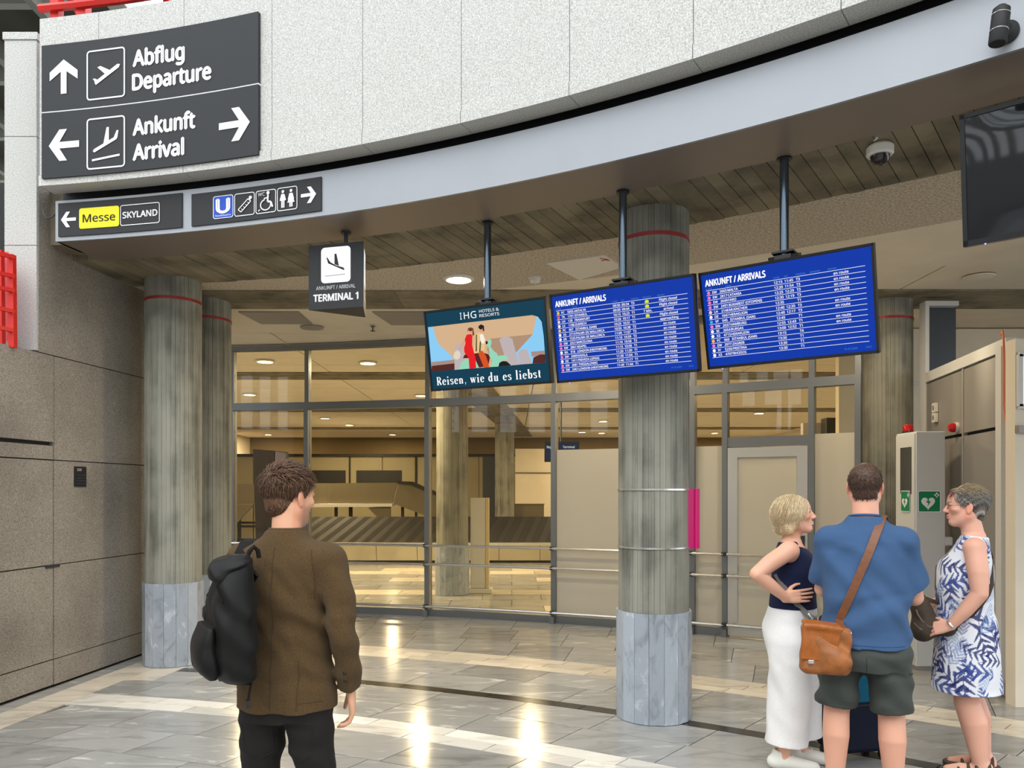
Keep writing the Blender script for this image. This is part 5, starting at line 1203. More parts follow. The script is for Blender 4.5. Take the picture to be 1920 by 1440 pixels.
def strands(name, mat, parent, n, root, flow, length, rad, seed=0, s=1.0, segs=5, base=None, tone=None, keep=None):
    """tapered locks of hair: root(rng)->(point, normal); flow(p, n, rng, t)->direction"""
    r = np.random.RandomState(seed); V = []; F = []
    while n > 0:
        p, nn = root(r)
        if p is None: continue
        n -= 1; L = length(r, p); rd = rad * r.uniform(.7, 1.3); P = [p]
        jit = r.normal(0, 1, 3)
        for k in range(segs): d = flow(P[-1], nn, jit, k / segs); P.append(P[-1] + d / np.linalg.norm(d) * L / segs)
        b0 = len(V)
        for k, q in enumerate(P):
            t = P[min(k + 1, segs)] - P[max(k - 1, 0)]; t /= np.linalg.norm(t) + 1e-9; u = np.cross(t, nn); u /= np.linalg.norm(u) + 1e-9; v = np.cross(t, u); w_ = rd * (1 - (k / segs) ** 1.6) + .0003
            for a in (0, 2.094, 4.189): V.append(q + (u * math.cos(a) * 1.5 + v * math.sin(a) * .8) * w_)
        for k in range(segs):
            for a in range(3): i = b0 + 3 * k + a; j = b0 + 3 * k + (a + 1) % 3; F.append((i, j, j + 3, i + 3))
    V = np.array(V); F = np.array(F)
    if base is not None: F = np.concatenate([F, base[1] + len(V)]); V = np.concatenate([V, base[0]])
    return np_mesh(name, V * s, F, mat, parent, tone(V) if tone else None, kind='stuff')
# ================================================================== PEOPLE
SKIN = vcol('skin', .48, .08, 500, sss=.08)
def cloth(name, col, rough=.85, noise=.08, nscale=60, bump=.25, bscale=700, sheen=.0):
    m = pbr(name, col, rough, 0, noise, nscale, bump, bscale, spec=.2); m.node_tree.nodes['Principled BSDF'].inputs['Sheen Weight'].default_value = sheen * .15; return m
def folds(spec):
    """soft cloth folds: sum of (amplitude, frequency vector, phase, optional z-window)"""
    def f(P):
        d = np.zeros(len(P))
        for a, fr, ph, *wn2 in spec:
            e = a * np.sin(P @ V3(*fr) + ph + 1.2 * np.sin(P @ V3(fr[2] * .4 + 3, 4, fr[0] * .3 + 5) + ph))
            if wn2: z0, z1 = wn2[0]; e = e * np.clip((P[:, 2] - z0) / .05, 0, 1) * np.clip((z1 - P[:, 2]) / .05, 0, 1)
            d += e
        return d
    return f
def hair_mat(name, c0, c1, rough=.45):
    m, N, L, b = nt(name); b.inputs['Roughness'].default_value = rough; tc = N.new('ShaderNodeTexCoord'); n = N.new('ShaderNodeTexNoise'); n.inputs['Scale'].default_value = 120; n.inputs['Detail'].default_value = 4
    mp = N.new('ShaderNodeMapping'); mp.inputs['Scale'].default_value = (2.2, 2.2, .3); L.new(tc.outputs['Object'], mp.inputs[0]); L.new(mp.outputs[0], n.inputs[0]); r = ramp(N, [(.35, c0), (.65, c1)]); L.new(n.outputs[0], r.inputs[0]); L.new(r.outputs[0], b.inputs['Base Color']); return m
def head_root(ho, HR, hs, ok, r_=(.078, .100, .091), nape=True):
    def root(r):
        d = r.normal(0, 1, 3); d /= np.linalg.norm(d); q = V3(0, -.018, .030) + d * V3(*r_)
        if nape and r.rand() < .22:
            q = V3(0, -.052, -.036) + d * V3(.0585, .0500, .0550)
            if d[1] > .15 or d[2] > .6 or q[2] < -.082 or abs(q[0]) > .056: return None, None
            return V3(*ho) + HR @ (q * hs), HR @ d
        if not ok(q, r): return None, None
        return V3(*ho) + HR @ (q * hs), HR @ d
    return root

def layer(HR):
    def lay(q, g, lift):      # comb the direction g flat along the skull, lifting it a little
        m = (q - V3(0, -.018, .030)) / V3(.08, .103, .094) ** 2; m = HR @ (m / np.linalg.norm(m)); d = g - m * (g @ m); d /= np.linalg.norm(d) + 1e-9; return d + m * lift
    return lay
# ------------------------------------------------------------------ man in the brown jacket, seen from behind
def man_jacket():
    T = thing('person', 'man in brown wool jacket and black jeans, back turned, backpack on shoulder', 'person', (-.93, 3.2, 0), math.radians(-10)); s = .992
    ho = (0.0, .025, 1.655); HR = _rot(-.05, .03, math.radians(-27)); hs = 1.04
    B = [zloft([(.80, 0, 0, .15, .11), (.95, 0, 0, .165, .115), (1.1, 0, 0, .15, .105), (1.3, 0, .01, .165, .115), (1.42, 0, 0, .15, .09), (1.47, 0, 0, .08, .06)], .04),
         chain([(0, -.012, 1.42), (0, .004, 1.60)], [.064, .060], .03), chain([(.14, 0, 1.385), (.225, -.025, 1.25), (.262, -.042, 1.12), (.262, .0, .99), (.255, .05, .87)], [.05, .044, .040, .035, .028], .02), chain([(-.14, 0, 1.385), (-.215, .0, 1.25), (-.245, .04, 1.13), (-.20, .20, 1.0)], [.05, .044, .040, .028], .02)]
    B += leg_prims((-.09, 0, .88), (-.125, .01, .49), (-.14, -.03, .09), (-.15, .16, .03)) + leg_prims((.09, 0, .88), (.13, .01, .49), (.145, -.03, .09), (.16, .16, .03))
    B += hand_prims((.257, .06, .845), (.02, .16, -1), (-.35, 1, .1), (-1, -.2, 0), .55, 1.06) + hand_prims((-.198, .21, .985), (.2, .6, -.8), (.3, .8, .5), (1, -.2, 0), .5, 1.05)
    B += moved(head_prims(hs), HR, ho)
    sdf_obj('body', B, SKIN, T, .0042, None, skin_tone(srgb(222, 168, 136), ho, HR, hs, lips=srgb(190, 120, 105), stubble=srgb(120, 84, 64), brow=srgb(60, 40, 28)), s)
    wool = cloth('brown_wool', srgb(88, 68, 42), .95, .35, 300, .5, 900, .35)
    fd = folds([(.0045, (12, 5, 30), .4, (1.0, 1.3)), (.0045, (30, 8, 9), 1.7, (.75, 1.15)), (.0035, (20, 20, 30), .2, (1.1, 1.4)), (.0045, (6, 6, 55), 2.2, (.86, 1.22)), (.002, (60, 20, 30), .9, (.8, 1.4))])
    J = [zloft([(.785, .0, -.005, .208, .152), (.87, 0, -.005, .204, .146), (1.0, 0, -.002, .190, .136), (1.12, 0, .0, .184, .132), (1.25, 0, .0, .192, .136), (1.36, 0, -.004, .198, .130), (1.43, 0, -.010, .170, .106), (1.48, 0, -.012, .105, .088), (1.515, 0, -.006, .078, .078)], .03, p=2.3),
         ell((.165, -.008, 1.405), (.085, .080, .062), .05), ell((-.165, -.008, 1.405), (.085, .080, .062), .05),
         chain([(.190, -.008, 1.382), (.235, -.025, 1.24), (.262, -.042, 1.12), (.262, .0, .99), (.256, .048, .865)], [.074, .066, .061, .054, .047], .018, flat=True), chain([(-.190, -.004, 1.382), (-.222, .005, 1.24), (-.245, .04, 1.13), (-.20, .20, 1.0)], [.074, .066, .060, .048], .018, flat=True),
         chain([(.256, .046, .90), (.252, .062, .82)], [.038, .037], .003, 'sub')]
    sdf_obj('jacket', J, wool, T, .0050, fd, None, s)
    cl = [zloft([(1.455, 0, -.010, .098, .090), (1.48, 0, -.008, .090, .086), (1.508, 0, -.002, .080, .080), (1.525, 0, .002, .075, .076)], .0), zloft([(1.40, 0, .004, .058, .062), (1.56, 0, .008, .066, .066)], .004, 'sub'), plane((0, 1, .25), (0, .06, 1.49), 'int', .004)]
    sdf_obj('collar', cl, wool, T, .004, None, None, s)
    sm = pbr('seam_thread', srgb(66, 50, 30), .95)
    def seam(nm, path, wd=.0035):
        P = [cast(J, p, d, fd) + V3(*n) * .0003 for p, d, n in path]; ribbon(nm, P, [n for _, _, n in path], wd, .0012, sm, T, s)
    seam('back_seam', [((.0, -.4, z), (0, 1, 0), (0, -1, 0)) for z in np.linspace(1.45, .80, 26)])
    seam('vent_seam', [((.108, -.4, z), (0, 1, 0), (.2, -1, 0)) for z in np.linspace(1.0, .80, 10)], .004)
    for sx in (-1, 1): seam('armhole_seam', [((sx * (.150 + .012 * math.sin((1.43 - z) * 14)), -.4, z), (0, 1, 0), (0, -1, 0)) for z in np.linspace(1.44, 1.24, 12)])
    seam('hem_stitch', [((x, -.4, .83), (0, 1, 0), (0, -1, 0)) for x in np.linspace(.112, .19, 8)])
    for k in range(2):
        p = cast(J, (.285, -.2, .905 + .0 + .034 * k), (-.1, 1, 0), fd); MB().ball(tuple(p * s), (.008, .006, .008), 10).build('cuff_button', M['black'], T, local=True, smooth=True)
    den = cloth('black_denim', srgb(36, 33, 31), .85, .14, 300, .3, 900, .1)
    fj = folds([(.0035, (8, 10, 60), .3, (.55, .80)), (.003, (20, 10, 45), 2.0, (.3, .66)), (.0025, (10, 14, 90), 1.1, (.08, .4))])
    Q = [zloft([(.74, 0, -.01, .180, .128), (.84, 0, -.012, .186, .136), (.93, 0, -.004, .176, .125), (1.02, 0, 0, .165, .115)], .04)]
    for sx in (-1, 1): Q.append(chain([(sx * .092, -.012, .82), (sx * .112, 0, .62), (sx * .128, .012, .49), (sx * .136, -.008, .33), (sx * .146, -.02, .10)], [.104, .090, .076, .068, .060], .03, flat=True))
    sdf_obj('jeans', Q, den, T, .0055, fj, None, s)
    seam2 = pbr('denim_seam', srgb(20, 19, 19), .9)
    for sx in (-1, 1):
        z0 = .715; pts = [(sx * .035, z0 + .0), (sx * .150, z0 + .012), (sx * .150, z0 - .10), (sx * .092, z0 - .135), (sx * .035, z0 - .11), (sx * .035, z0)]
        PP = []
        for (a, za), (b, zb_) in zip(pts[:-1], pts[1:]):
            for t_ in np.linspace(0, 1, 6): PP.append(cast(Q, (a + (b - a) * t_, -.4, za + (zb_ - za) * t_), (0, 1, 0), fj))
        ribbon('back_pocket', PP, [(0, -1, 0)] * len(PP), .004, .0016, seam2, T, s)
    for sx in (-1, 1):
        sdf_obj('shoe', [chain([(sx * .146, -.075, .045), (sx * .15, .05, .045), (sx * .16, .17, .035)], [.042, .044, .038], .02), plane((0, 0, -1), (0, 0, .004), 'int', .002)], M['black'], T, .006, None, None, s)
    # hair: short sides, tousled top
    hm = hair_mat('brown_hair', srgb(46, 30, 20), srgb(124, 86, 58)); Hc = V3(*ho)
    cap = [ell((0, -.020, .036), (.080, .103, .092), .01), ell((0, -.052, -.035), (.058, .050, .056), .03), plane((0, -.85, .30), (0, .052, .012), 'sub', .01), ell((.085, -.004, -.02), (.03, .026, .046), .01, 'sub'), ell((-.085, -.004, -.02), (.03, .026, .046), .01, 'sub'), ell((0, .07, -.04), (.085, .085, .085), .01, 'sub'), plane((0, .35, -1), (0, -.06, -.092), 'int', .01)]
    cap = moved([Prim((lambda g: (lambda P: g(P / hs) * hs))(q.f), q.lo * hs, q.hi * hs, q.mode, q.k) for q in cap], HR, ho)
    base = sdf_mesh(cap, .005)
    ok = lambda q, r: (q[2] > -.085 + .0 * q[1]) and (q[1] < .055 - .6 * max(0, .06 - q[2]) ) and not (abs(q[0]) > .05 and abs(q[1]) < .03 and q[2] < .012) and (q[2] > .01 or r.rand() < .8)
    up = HR @ V3(0, 0, 1); fw = HR @ V3(0, 1, 0); lay = layer(HR)
    def flow(p, n, j, t):
        ql = HR.T @ (p - Hc); top = np.clip((ql[2] - .03) / .06, 0, 1)
        return lay(ql, up * (-.9 + .5 * top) + fw * (1.0 * top - .1) + j * (.16 + .22 * top), .18 + .42 * top * (1 - t))
    strands('hair', hm, T, 2600, head_root(ho, HR, hs, ok, (.080, .103, .094)), flow, lambda r, p: (.016 + .040 * np.clip(((HR.T @ (p - Hc))[2] - .0) / .09, 0, 1)) * r.uniform(.7, 1.3), .0019, 3, s, 4, base)
    return T, J, fd, s
TJ, J_sdf, J_fd, J_s = man_jacket()

# ------------------------------------------------------------------ backpack hanging off his left shoulder
def backpack():
    T = thing('backpack', 'black nylon backpack hanging from the left shoulder of the man', 'backpack', (-1.085, 2.975, .93), math.radians(-58))
    ny = cloth('black_nylon', srgb(21, 20, 19), .5, .12, 40, .15, 300, .1); ny2 = cloth('black_webbing', srgb(20, 19, 18), .7, .05, 80, .3, 900, .0)
    # local: x across the pack, y towards his back, z up
    fd = folds([(.006, (24, 14, 10), .3), (.005, (14, 30, 38), 1.9), (.0035, (60, 12, 18), .8)])
    B = [zloft([(0, 0, .02, .085, .050), (.03, 0, .012, .125, .075), (.12, 0, .0, .150, .082), (.25, 0, 0, .152, .082), (.36, 0, .008, .138, .072), (.44, 0, .018, .110, .060), (.485, 0, .03, .06, .032)], .02, p=2.6)]
    sdf_obj('pack_body', B, ny, T, .0055, fd)
    sdf_obj('front_pocket', [zloft([(.03, 0, -.078, .085, .02), (.07, 0, -.092, .118, .036), (.17, 0, -.098, .122, .034), (.225, 0, -.086, .110, .016)], .01, p=2.8)], ny, T, .005, folds([(.003, (30, 10, 26), .4), (.002, (16, 20, 50), 1.2)]))
    sdf_obj('side_pocket', [zloft([(.06, -.135, -.01, .03, .05), (.10, -.150, -.01, .034, .058), (.20, -.148, -.008, .032, .056), (.245, -.138, -.008, .022, .05)], .01, p=2.6)], ny, T, .005, folds([(.003, (20, 30, 30), .4)]))
    sdf_obj('pocket_flap', [rbox((-.152, -.008, .245), (.034, .062, .028), .014, .01, 'add', (.0, .25, 0))], ny, T, .005)
    sdf_obj('top_flap', [ell((0, .0, .445), (.118, .080, .036), .02, 'add', (.25, 0, 0)), ell((0, -.05, .415), (.10, .03, .04), .03)], ny, T, .005, fd)
    zp = [(x, *(cast(B, (x, -.4, .30 + .13 * (1 - (x / .13) ** 2)), (0, 1, 0), fd)[1:])) for x in np.linspace(-.12, .12, 15)]
    ribbon('zip', zp, [(0, -1, .2)] * 15, .010, .003, ny2, T)
    MB().tube([(.0, .06, .47), (.0, .075, .50), (.0, .09, .515), (.0, .105, .50), (.0, .11, .47)], .009, 8).build('grab_handle', ny2, T, local=True, smooth=True)
    ribbon('lower_strap', [(.07, .06, .06), (.085, .06, .0), (.09, .05, -.05), (.09, .045, -.085)], [(0, -1, 0)] * 4, .026, .003, ny2, T)
    MB().box((.09, .046, -.07), (.034, .012, .024)).build('strap_buckle', M['black'], T, local=True, bevel=.003)
    # shoulder strap: from the pack top over the man's left shoulder to the front
    im = mw(T).inverted() @ mw(TJ); P = []; NN = []
    for o, d in [((-.165, -.5, 1.25), (0, 1, 0)), ((-.165, -.5, 1.30), (0, 1, 0)), ((-.160, -.5, 1.36), (0, 1, 0)), ((-.152, -.5, 1.41), (0, 1, 0)), ((-.148, -.06, 1.75), (0, 0, -1)), ((-.146, -.02, 1.75), (0, 0, -1)), ((-.146, .03, 1.75), (0, 0, -1)), ((-.146, .5, 1.40), (0, -1, 0)), ((-.15, .5, 1.32), (0, -1, 0)), ((-.17, .5, 1.20), (0, -1, 0))]:
        p = cast(J_sdf, o, d, J_fd); P.append(p * J_s); NN.append(-V3(*d))
    P = [V3(*(im @ Vector(p))) for p in P]; R3 = np.array(im.to_3x3()); NN = [R3 @ n for n in NN]
    P = [V3(.01, .09, .425)] + P; NN = [NN[0]] + NN
    ribbon('shoulder_strap', P, NN, .058, .010, ny2, T)
backpack()

# ------------------------------------------------------------------ man in the blue shirt
def man_blue():
    T = thing('person', 'man in blue t-shirt and dark grey shorts with his back turned', 'person', (1.895, 4.15, 0), math.radians(-22)); s = 1.0
    ho = (0.0, .03, 1.690); HR = _rot(.06, 0, math.radians(-2)); hs = 1.03
    B = [zloft([(.80, 0, 0, .16, .13), (.95, 0, .01, .17, .14), (1.1, 0, .01, .17, .14), (1.3, 0, .01, .17, .11), (1.41, 0, 0, .14, .08), (1.47, 0, 0, .08, .06)], .04), chain([(0, -.018, 1.44), (0, .004, 1.61)], [.070, .066], .03),
         chain([(.15, -.01, 1.40), (.20, .02, 1.26), (.24, .05, 1.10), (.04, .24, 1.08)], [.050, .050, .046, .032], .02), chain([(-.15, -.01, 1.40), (-.185, .05, 1.26), (-.21, .09, 1.12), (-.01, .26, 1.12)], [.050, .050, .046, .032], .02)]
    B += leg_prims((-.10, 0, .88), (-.142, .01, .47), (-.150, -.025, .09), (-.175, .16, .03), (.095, .066, .068, .042)) + leg_prims((.10, 0, .88), (.128, .01, .47), (.136, -.025, .09), (.165, .16, .03), (.095, .066, .068, .042))
    B += hand_prims((.03, .245, 1.08), (-1, .1, .1), (0, .2, 1), (0, -1, 0), .4, 1.0) + hand_prims((.0, .265, 1.12), (1, .1, .1), (0, .2, 1), (0, -1, 0), .4, 1.0)
    B += moved(head_prims(hs), HR, ho)
    sdf_obj('body', B, SKIN, T, .0042, None, skin_tone(srgb(226, 168, 142), ho, HR, hs, stubble=srgb(150, 110, 90), seed=4), s)
    sh = cloth('blue_jersey', srgb(66, 94, 132), .9, .05, 200, .2, 1100, .25)
    fd = folds([(.006, (16, 4, 22), .5, (.84, 1.4)), (.0055, (-24, 6, 18), 2.1, (.9, 1.38)), (.0055, (10, 6, -34), 1.3, (.80, 1.15)), (.003, (40, 10, 24), .2, (.8, 1.45))])
    S = [zloft([(.845, 0, .0, .212, .175), (.92, 0, .005, .218, .186), (1.02, 0, .006, .214, .180), (1.12, 0, .0, .210, .166), (1.25, 0, -.004, .214, .154), (1.36, 0, -.008, .208, .136), (1.43, 0, -.012, .180, .114), (1.485, 0, -.012, .122, .092), (1.535, 0, -.006, .085, .080)], .03, p=2.25),
         ell((.165, -.01, 1.41), (.082, .082, .066), .05), ell((-.165, -.01, 1.41), (.082, .082, .066), .05),
         chain([(.180, -.008, 1.38), (.208, .015, 1.27), (.236, .045, 1.165)], [.084, .080, .074], .03, flat=True), chain([(-.175, -.004, 1.38), (-.188, .04, 1.27), (-.205, .075, 1.17)], [.082, .078, .072], .03, flat=True), chain([(.228, .035, 1.195), (.245, .053, 1.12)], [.062, .066], .003, 'sub'), chain([(-.20, .066, 1.20), (-.212, .09, 1.12)], [.060, .064], .003, 'sub'),
         zloft([(1.44, 0, .004, .062, .066), (1.60, 0, .008, .078, .078)], .004, 'sub'), plane((.0, .0, 1), (0, 0, 1.528), 'int', .006)]
    sdf_obj('t_shirt', S, sh, T, .0052, fd, None, s)
    P = [(.080 * math.cos(a), -.004 + .077 * math.sin(a), 1.527 - .012 * math.sin(a)) for a in np.linspace(0, 2 * math.pi, 33)]
    MB().tube(P, .0065, 6, cap=False).build('neckband', sh, T, local=True, smooth=True)
    hm_ = [cast(S, (x, -.5, .862), (0, 1, 0), fd) for x in np.linspace(-.18, .18, 24)]; ribbon('hem_band', hm_, [(0, -1, 0)] * 24, .004, .001, cloth('hem_thread', srgb(46, 78, 120)), T)
    so_ = cloth('grey_shorts', srgb(70, 74, 70), .8, .06, 120, .2, 800, .15)
    fs = folds([(.005, (10, 6, 34), .4, (.5, .85)), (.0045, (30, 10, 22), 1.3, (.5, .8)), (.004, (-16, 14, 46), 2.6, (.48, .72))])
    Q = [zloft([(.72, 0, -.005, .208, .162), (.80, 0, -.008, .214, .176), (.86, 0, -.002, .198, .155), (.95, 0, 0, .180, .140)], .04), chain([(-.112, -.01, .80), (-.130, -.005, .62), (-.142, 0, .512)], [.120, .108, .106], .03, flat=True), chain([(.108, -.01, .80), (.118, -.005, .62), (.128, 0, .500)], [.120, .108, .106], .03, flat=True),
         chain([(-.141, 0, .54), (-.145, 0, .46)], [.090, .097], .002, 'sub'), chain([(.127, 0, .53), (.130, 0, .45)], [.090, .097], .002, 'sub')]
    sdf_obj('shorts', Q, so_, T, .0055, fs, None, s)
    zp = [cast(Q, (.6, y, z), (-1, 0, 0), fs) for y, z in ((-.075, .715), (-.055, .712), (-.035, .709), (-.015, .706))]; ribbon('pocket_zip', zp, [(1, -.4, 0)] * 4, .010, .003, M['black'], T)
    sc_ = [cast(Q, (0, -.5, z), (0, 1, 0), fs) for z in np.linspace(.80, .69, 10)]; ribbon('seat_seam', sc_, [(0, -1, 0)] * 10, .004, .0012, pbr('shorts_seam', srgb(44, 47, 45), .9), T)
    for sx in (-1, 1):
        x = -.158 if sx < 0 else .143
        sdf_obj('shoe', [chain([(x, -.075, .05), (x + sx * .008, .05, .05), (x + sx * .016, .18, .04)], [.046, .048, .042], .02), plane((0, 0, -1), (0, 0, .004), 'int', .002)], pbr('sneaker_grey', srgb(60, 62, 66), .7), T, .006)
    hm = hair_mat('cropped_hair', srgb(52, 36, 28), srgb(104, 76, 58), .6); Hc = V3(*ho)
    cap = [ell((0, -.020, .034), (.0775, .1005, .0905), .01), ell((0, -.052, -.038), (.058, .048, .052), .03), plane((0, -.8, .4), (0, .045, .02), 'sub', .01), ell((.085, -.002, -.02), (.03, .026, .046), .01, 'sub'), ell((-.085, -.002, -.02), (.03, .026, .046), .01, 'sub'), ell((0, .07, -.04), (.085, .085, .085), .01, 'sub'), plane((0, .3, -1), (0, -.06, -.078), 'int', .01)]
    cap = moved([Prim((lambda g: (lambda P: g(P / hs) * hs))(q.f), q.lo * hs, q.hi * hs, q.mode, q.k) for q in cap], HR, ho)
    ok = lambda q, r: q[2] > -.07 and q[1] < .05 - .6 * max(0, .06 - q[2]) and not (abs(q[0]) > .05 and abs(q[1]) < .03 and q[2] < .012) and not (q[2] > .105 and q[1] > -.06 and r.rand() < .6)
    strands('hair', hm, T, 2600, head_root(ho, HR, hs, ok, (.0775, .1005, .0905)), lambda p, n, j, t: n * .7 + j * .18 + V3(0, 0, -.75), lambda r, p: .011 * r.uniform(.7, 1.3), .0012, 5, s, 2, sdf_mesh(cap, .005))
    # leather messenger bag with its strap across the back
    G = thing('messenger_bag', 'tan leather messenger bag hanging at the hip of the man in blue', 'bag', (0, 0, 0)); G.location = T.location; G.rotation_euler = T.rotation_euler
    le = pbr('tan_leather', srgb(158, 96, 48), .42, 0, .22, 22, .25, 160); st = pbr('strap_leather', srgb(122, 74, 44), .45, 0, .12, 40, .2, 200)
    bc_ = (-.195, -.235, .845); rz = math.radians(18)
    sdf_obj('bag_body', [rbox(bc_, (.125, .045, .125), .03, .01, 'add', (0, .05, rz)), ell((bc_[0] + .015, bc_[1] - .02, bc_[2] - .055), (.11, .045, .07), .03)], le, G, .005, folds([(.004, (24, 10, 20), .5), (.003, (14, 20, 44), 1.4)]))
    sdf_obj('bag_flap', [rbox((bc_[0] - .028, bc_[1] - .052, bc_[2] + .035), (.092, .008, .092), .007, .01, 'add', (0, .10, rz)), rbox((bc_[0] - .02, bc_[1] - .015, bc_[2] + .125), (.096, .045, .012), .01, .02, 'add', (.15, .10, rz))], pbr('flap_leather', srgb(164, 92, 36), .36, 0, .15, 30, .2, 140), G, .004, folds([(.002, (20, 10, 30), .5)]))
    MB().box((bc_[0] - .07, bc_[1] - .085, bc_[2] - .055), (.03, .008, .02), rz).build('buckle', M['chrome'], G, local=True, bevel=.003)
    pth = [(-.130, .985), (-.10, 1.06), (-.065, 1.15), (-.03, 1.24), (.005, 1.33), (.04, 1.42), (.06, 1.47)]
    P = [V3(bc_[0] + .10, bc_[1] + .01, .93), V3(-.125, -.225, .965)] + [cast(S, (x, -.5, z), (0, 1, 0), fd) for x, z in pth] + [cast(S, (.085, -.03, 1.8), (0, 0, -1), fd), cast(S, (.10, .03, 1.8), (0, 0, -1), fd)]
    N_ = [V3(0, -1, 0)] * 7 + [V3(0, -1, .4), V3(0, -.7, .8), V3(0, 0, 1), V3(0, .3, 1)]
    P = P[:2] + [p_ + n_ / np.linalg.norm(n_) * .004 for p_, n_ in zip(P[2:], N_[2:])]
    ribbon('shoulder_strap', P, N_, .040, .005, st, G)
    MB().lathe([(.016, -.006), (.022, 0), (.016, .006)], tuple(P[0] + V3(0, -.006, .005)), 12, Matrix.Rotation(1.3, 3, 'X')).build('strap_ring', M['chrome'], G, local=True, smooth=True)
man_blue()
# ------------------------------------------------------------------ blonde woman, hand on hip, facing right
def woman_blonde():
    T = thing('person', 'blonde woman in navy sleeveless top and white trousers, hand on hip', 'person', (1.70, 4.68, 0), math.radians(-112)); s = 1.0
    ho = (0.0, .012, 1.520); HR = _rot(.16, 0, math.radians(4)); hs = .985
    B = [zloft([(.80, 0, 0, .14, .11), (.95, 0, 0, .14, .11), (1.05, 0, 0, .13, .10), (1.2, 0, .01, .14, .11), (1.31, 0, -.005, .135, .08), (1.36, 0, -.01, .075, .055)], .04), chain([(0, -.022, 1.30), (0, .0, 1.45)], [.054, .050], .03),
         ell((.155, -.015, 1.315), (.055, .055, .05), .04), ell((-.155, -.015, 1.315), (.055, .055, .05), .04),
         chain([(.165, -.015, 1.315), (.245, -.115, 1.245), (.305, -.185, 1.185), (.255, -.11, 1.115), (.205, -.035, 1.045)], [.053, .050, .041, .038, .027], .02), chain([(-.165, -.015, 1.315), (-.215, -.02, 1.05), (-.19, .12, .86)], [.05, .04, .027], .02)]
    B += leg_prims((-.085, 0, .85), (-.09, .01, .45), (-.085, .05, .085), (-.085, .22, .028), (.08, .055, .056, .034)) + leg_prims((.085, 0, .85), (.09, 0, .45), (.085, -.05, .085), (.085, .12, .028), (.08, .055, .056, .034))
    B += hand_prims((.205, -.04, 1.045), (-.22, 1, .10), (0, -.2, 1), (-1, -.1, 0), .28, .95, 1.5) + hand_prims((-.19, .13, .85), (0, .6, -.8), (.2, .8, .6), (1, 0, 0), .4, .9)
    B += moved(head_prims(hs, 1.0, True), HR, ho)
    sdf_obj('body', B, SKIN, T, .0042, None, skin_tone(srgb(232, 176, 148), ho, HR, hs, lips=srgb(196, 96, 92), brow=srgb(140, 104, 76), teeth=True, rosy=.16, seed=9), s)
    nv = cloth('navy_knit', srgb(24, 32, 62), .85, .08, 160, .2, 900, .25)
    fd = folds([(.003, (14, 12, 26), .4, (.95, 1.2)), (.0022, (20, 26, 12), 1.5, (.95, 1.3))])
    S = [zloft([(.965, 0, .0, .168, .138), (1.03, 0, .0, .160, .132), (1.10, 0, .004, .156, .130), (1.18, 0, .014, .160, .140), (1.25, 0, .010, .154, .128), (1.31, 0, -.008, .142, .092), (1.345, 0, -.02, .105, .068), (1.385, 0, -.02, .075, .060)], .03, p=2.2),
         chain([(.225, -.03, 1.28), (.13, -.02, 1.30)], [.070, .052], .01, 'sub') , chain([(-.225, -.03, 1.28), (-.13, -.02, 1.30)], [.070, .052], .01, 'sub'), ell((0, .05, 1.40), (.075, .09, .085), .008, 'sub'), zloft([(1.30, 0, -.01, .045, .050), (1.46, 0, -.01, .062, .062)], .004, 'sub'), plane((0, -.1, 1), (0, 0, 1.362), 'int', .005)]
    sdf_obj('sleeveless_top', S, nv, T, .0046, fd, None, s)
    wh = cloth('white_linen', srgb(238, 236, 234), .85, .03, 90, .2, 600, .2)
    fp = folds([(.004, (10, 22, 6), .4, (.17, .85)), (.0045, (30, 18, 4), 1.9, (.16, .7)), (.003, (12, 30, 18), .2, (.3, .95))])
    Q = [zloft([(.70, 0, -.01, .178, .150), (.82, 0, -.018, .184, .160), (.90, 0, -.012, .176, .150), (.985, 0, 0, .160, .134)], .05), chain([(.088, -.005, .76), (.09, -.015, .48), (.088, -.035, .165)], [.132, .120, .124], .03, flat=True), chain([(-.088, .0, .76), (-.092, .02, .48), (-.088, .045, .165)], [.132, .120, .124], .03, flat=True)]
    sdf_obj('trousers', Q, wh, T, .0052, fp, None, s)
    shw = pbr('white_sneaker', srgb(236, 234, 224), .6)
    for x, y in ((.085, -.05), (-.085, .05)):
        sdf_obj('shoe', [chain([(x, y - .055, .045), (x, y + .04, .048), (x, y + .17, .034)], [.040, .042, .034], .02), chain([(x, y - .03, .05), (x, y - .025, .095)], [.042, .040], .02), plane((0, 0, -1), (0, 0, .004), 'int', .002), chain([(x, y - .02, .08), (x, y - .015, .16)], [.032, .032], .004, 'sub')], shw, T, .005)
        for k in range(3): MB().tube([(x - .028, y + .055 + .028 * k, .072 - .006 * k), (x, y + .055 + .028 * k, .092 - .009 * k), (x + .028, y + .055 + .028 * k, .072 - .006 * k)], .004, 6).build('lace', M['white'], T, local=True, smooth=True)
    # chin-length blonde bob
    hm = hair_mat('blonde_hair', srgb(196, 162, 112), srgb(250, 234, 196), .45); Hc = V3(*ho)
    cap = [ell((0, -.024, .036), (.086, .106, .095), .01), ell((0, -.055, -.045), (.088, .072, .082), .04), ell((.07, -.02, -.04), (.024, .045, .075), .03), ell((-.07, -.02, -.04), (.024, .045, .075), .03), plane((0, -.8, .5), (0, .055, .025), 'sub', .012), ell((0, .075, -.045), (.078, .085, .095), .012, 'sub'), zloft([(-.3, 0, -.02, .052, .052), (-.06, 0, -.01, .06, .06)], .01, 'sub'), ell((.080, .012, -.012), (.028, .026, .036), .008, 'sub')]
    cap = moved([Prim((lambda g: (lambda P: g(P / hs) * hs))(q.f), q.lo * hs, q.hi * hs, q.mode, q.k) for q in cap], HR, ho)
    ok = lambda q, r: q[2] > -.03 and q[1] < .062 - .7 * max(0, .075 - q[2]) and not (q[0] > .05 and abs(q[1] - .012) < .03 and q[2] < .02)
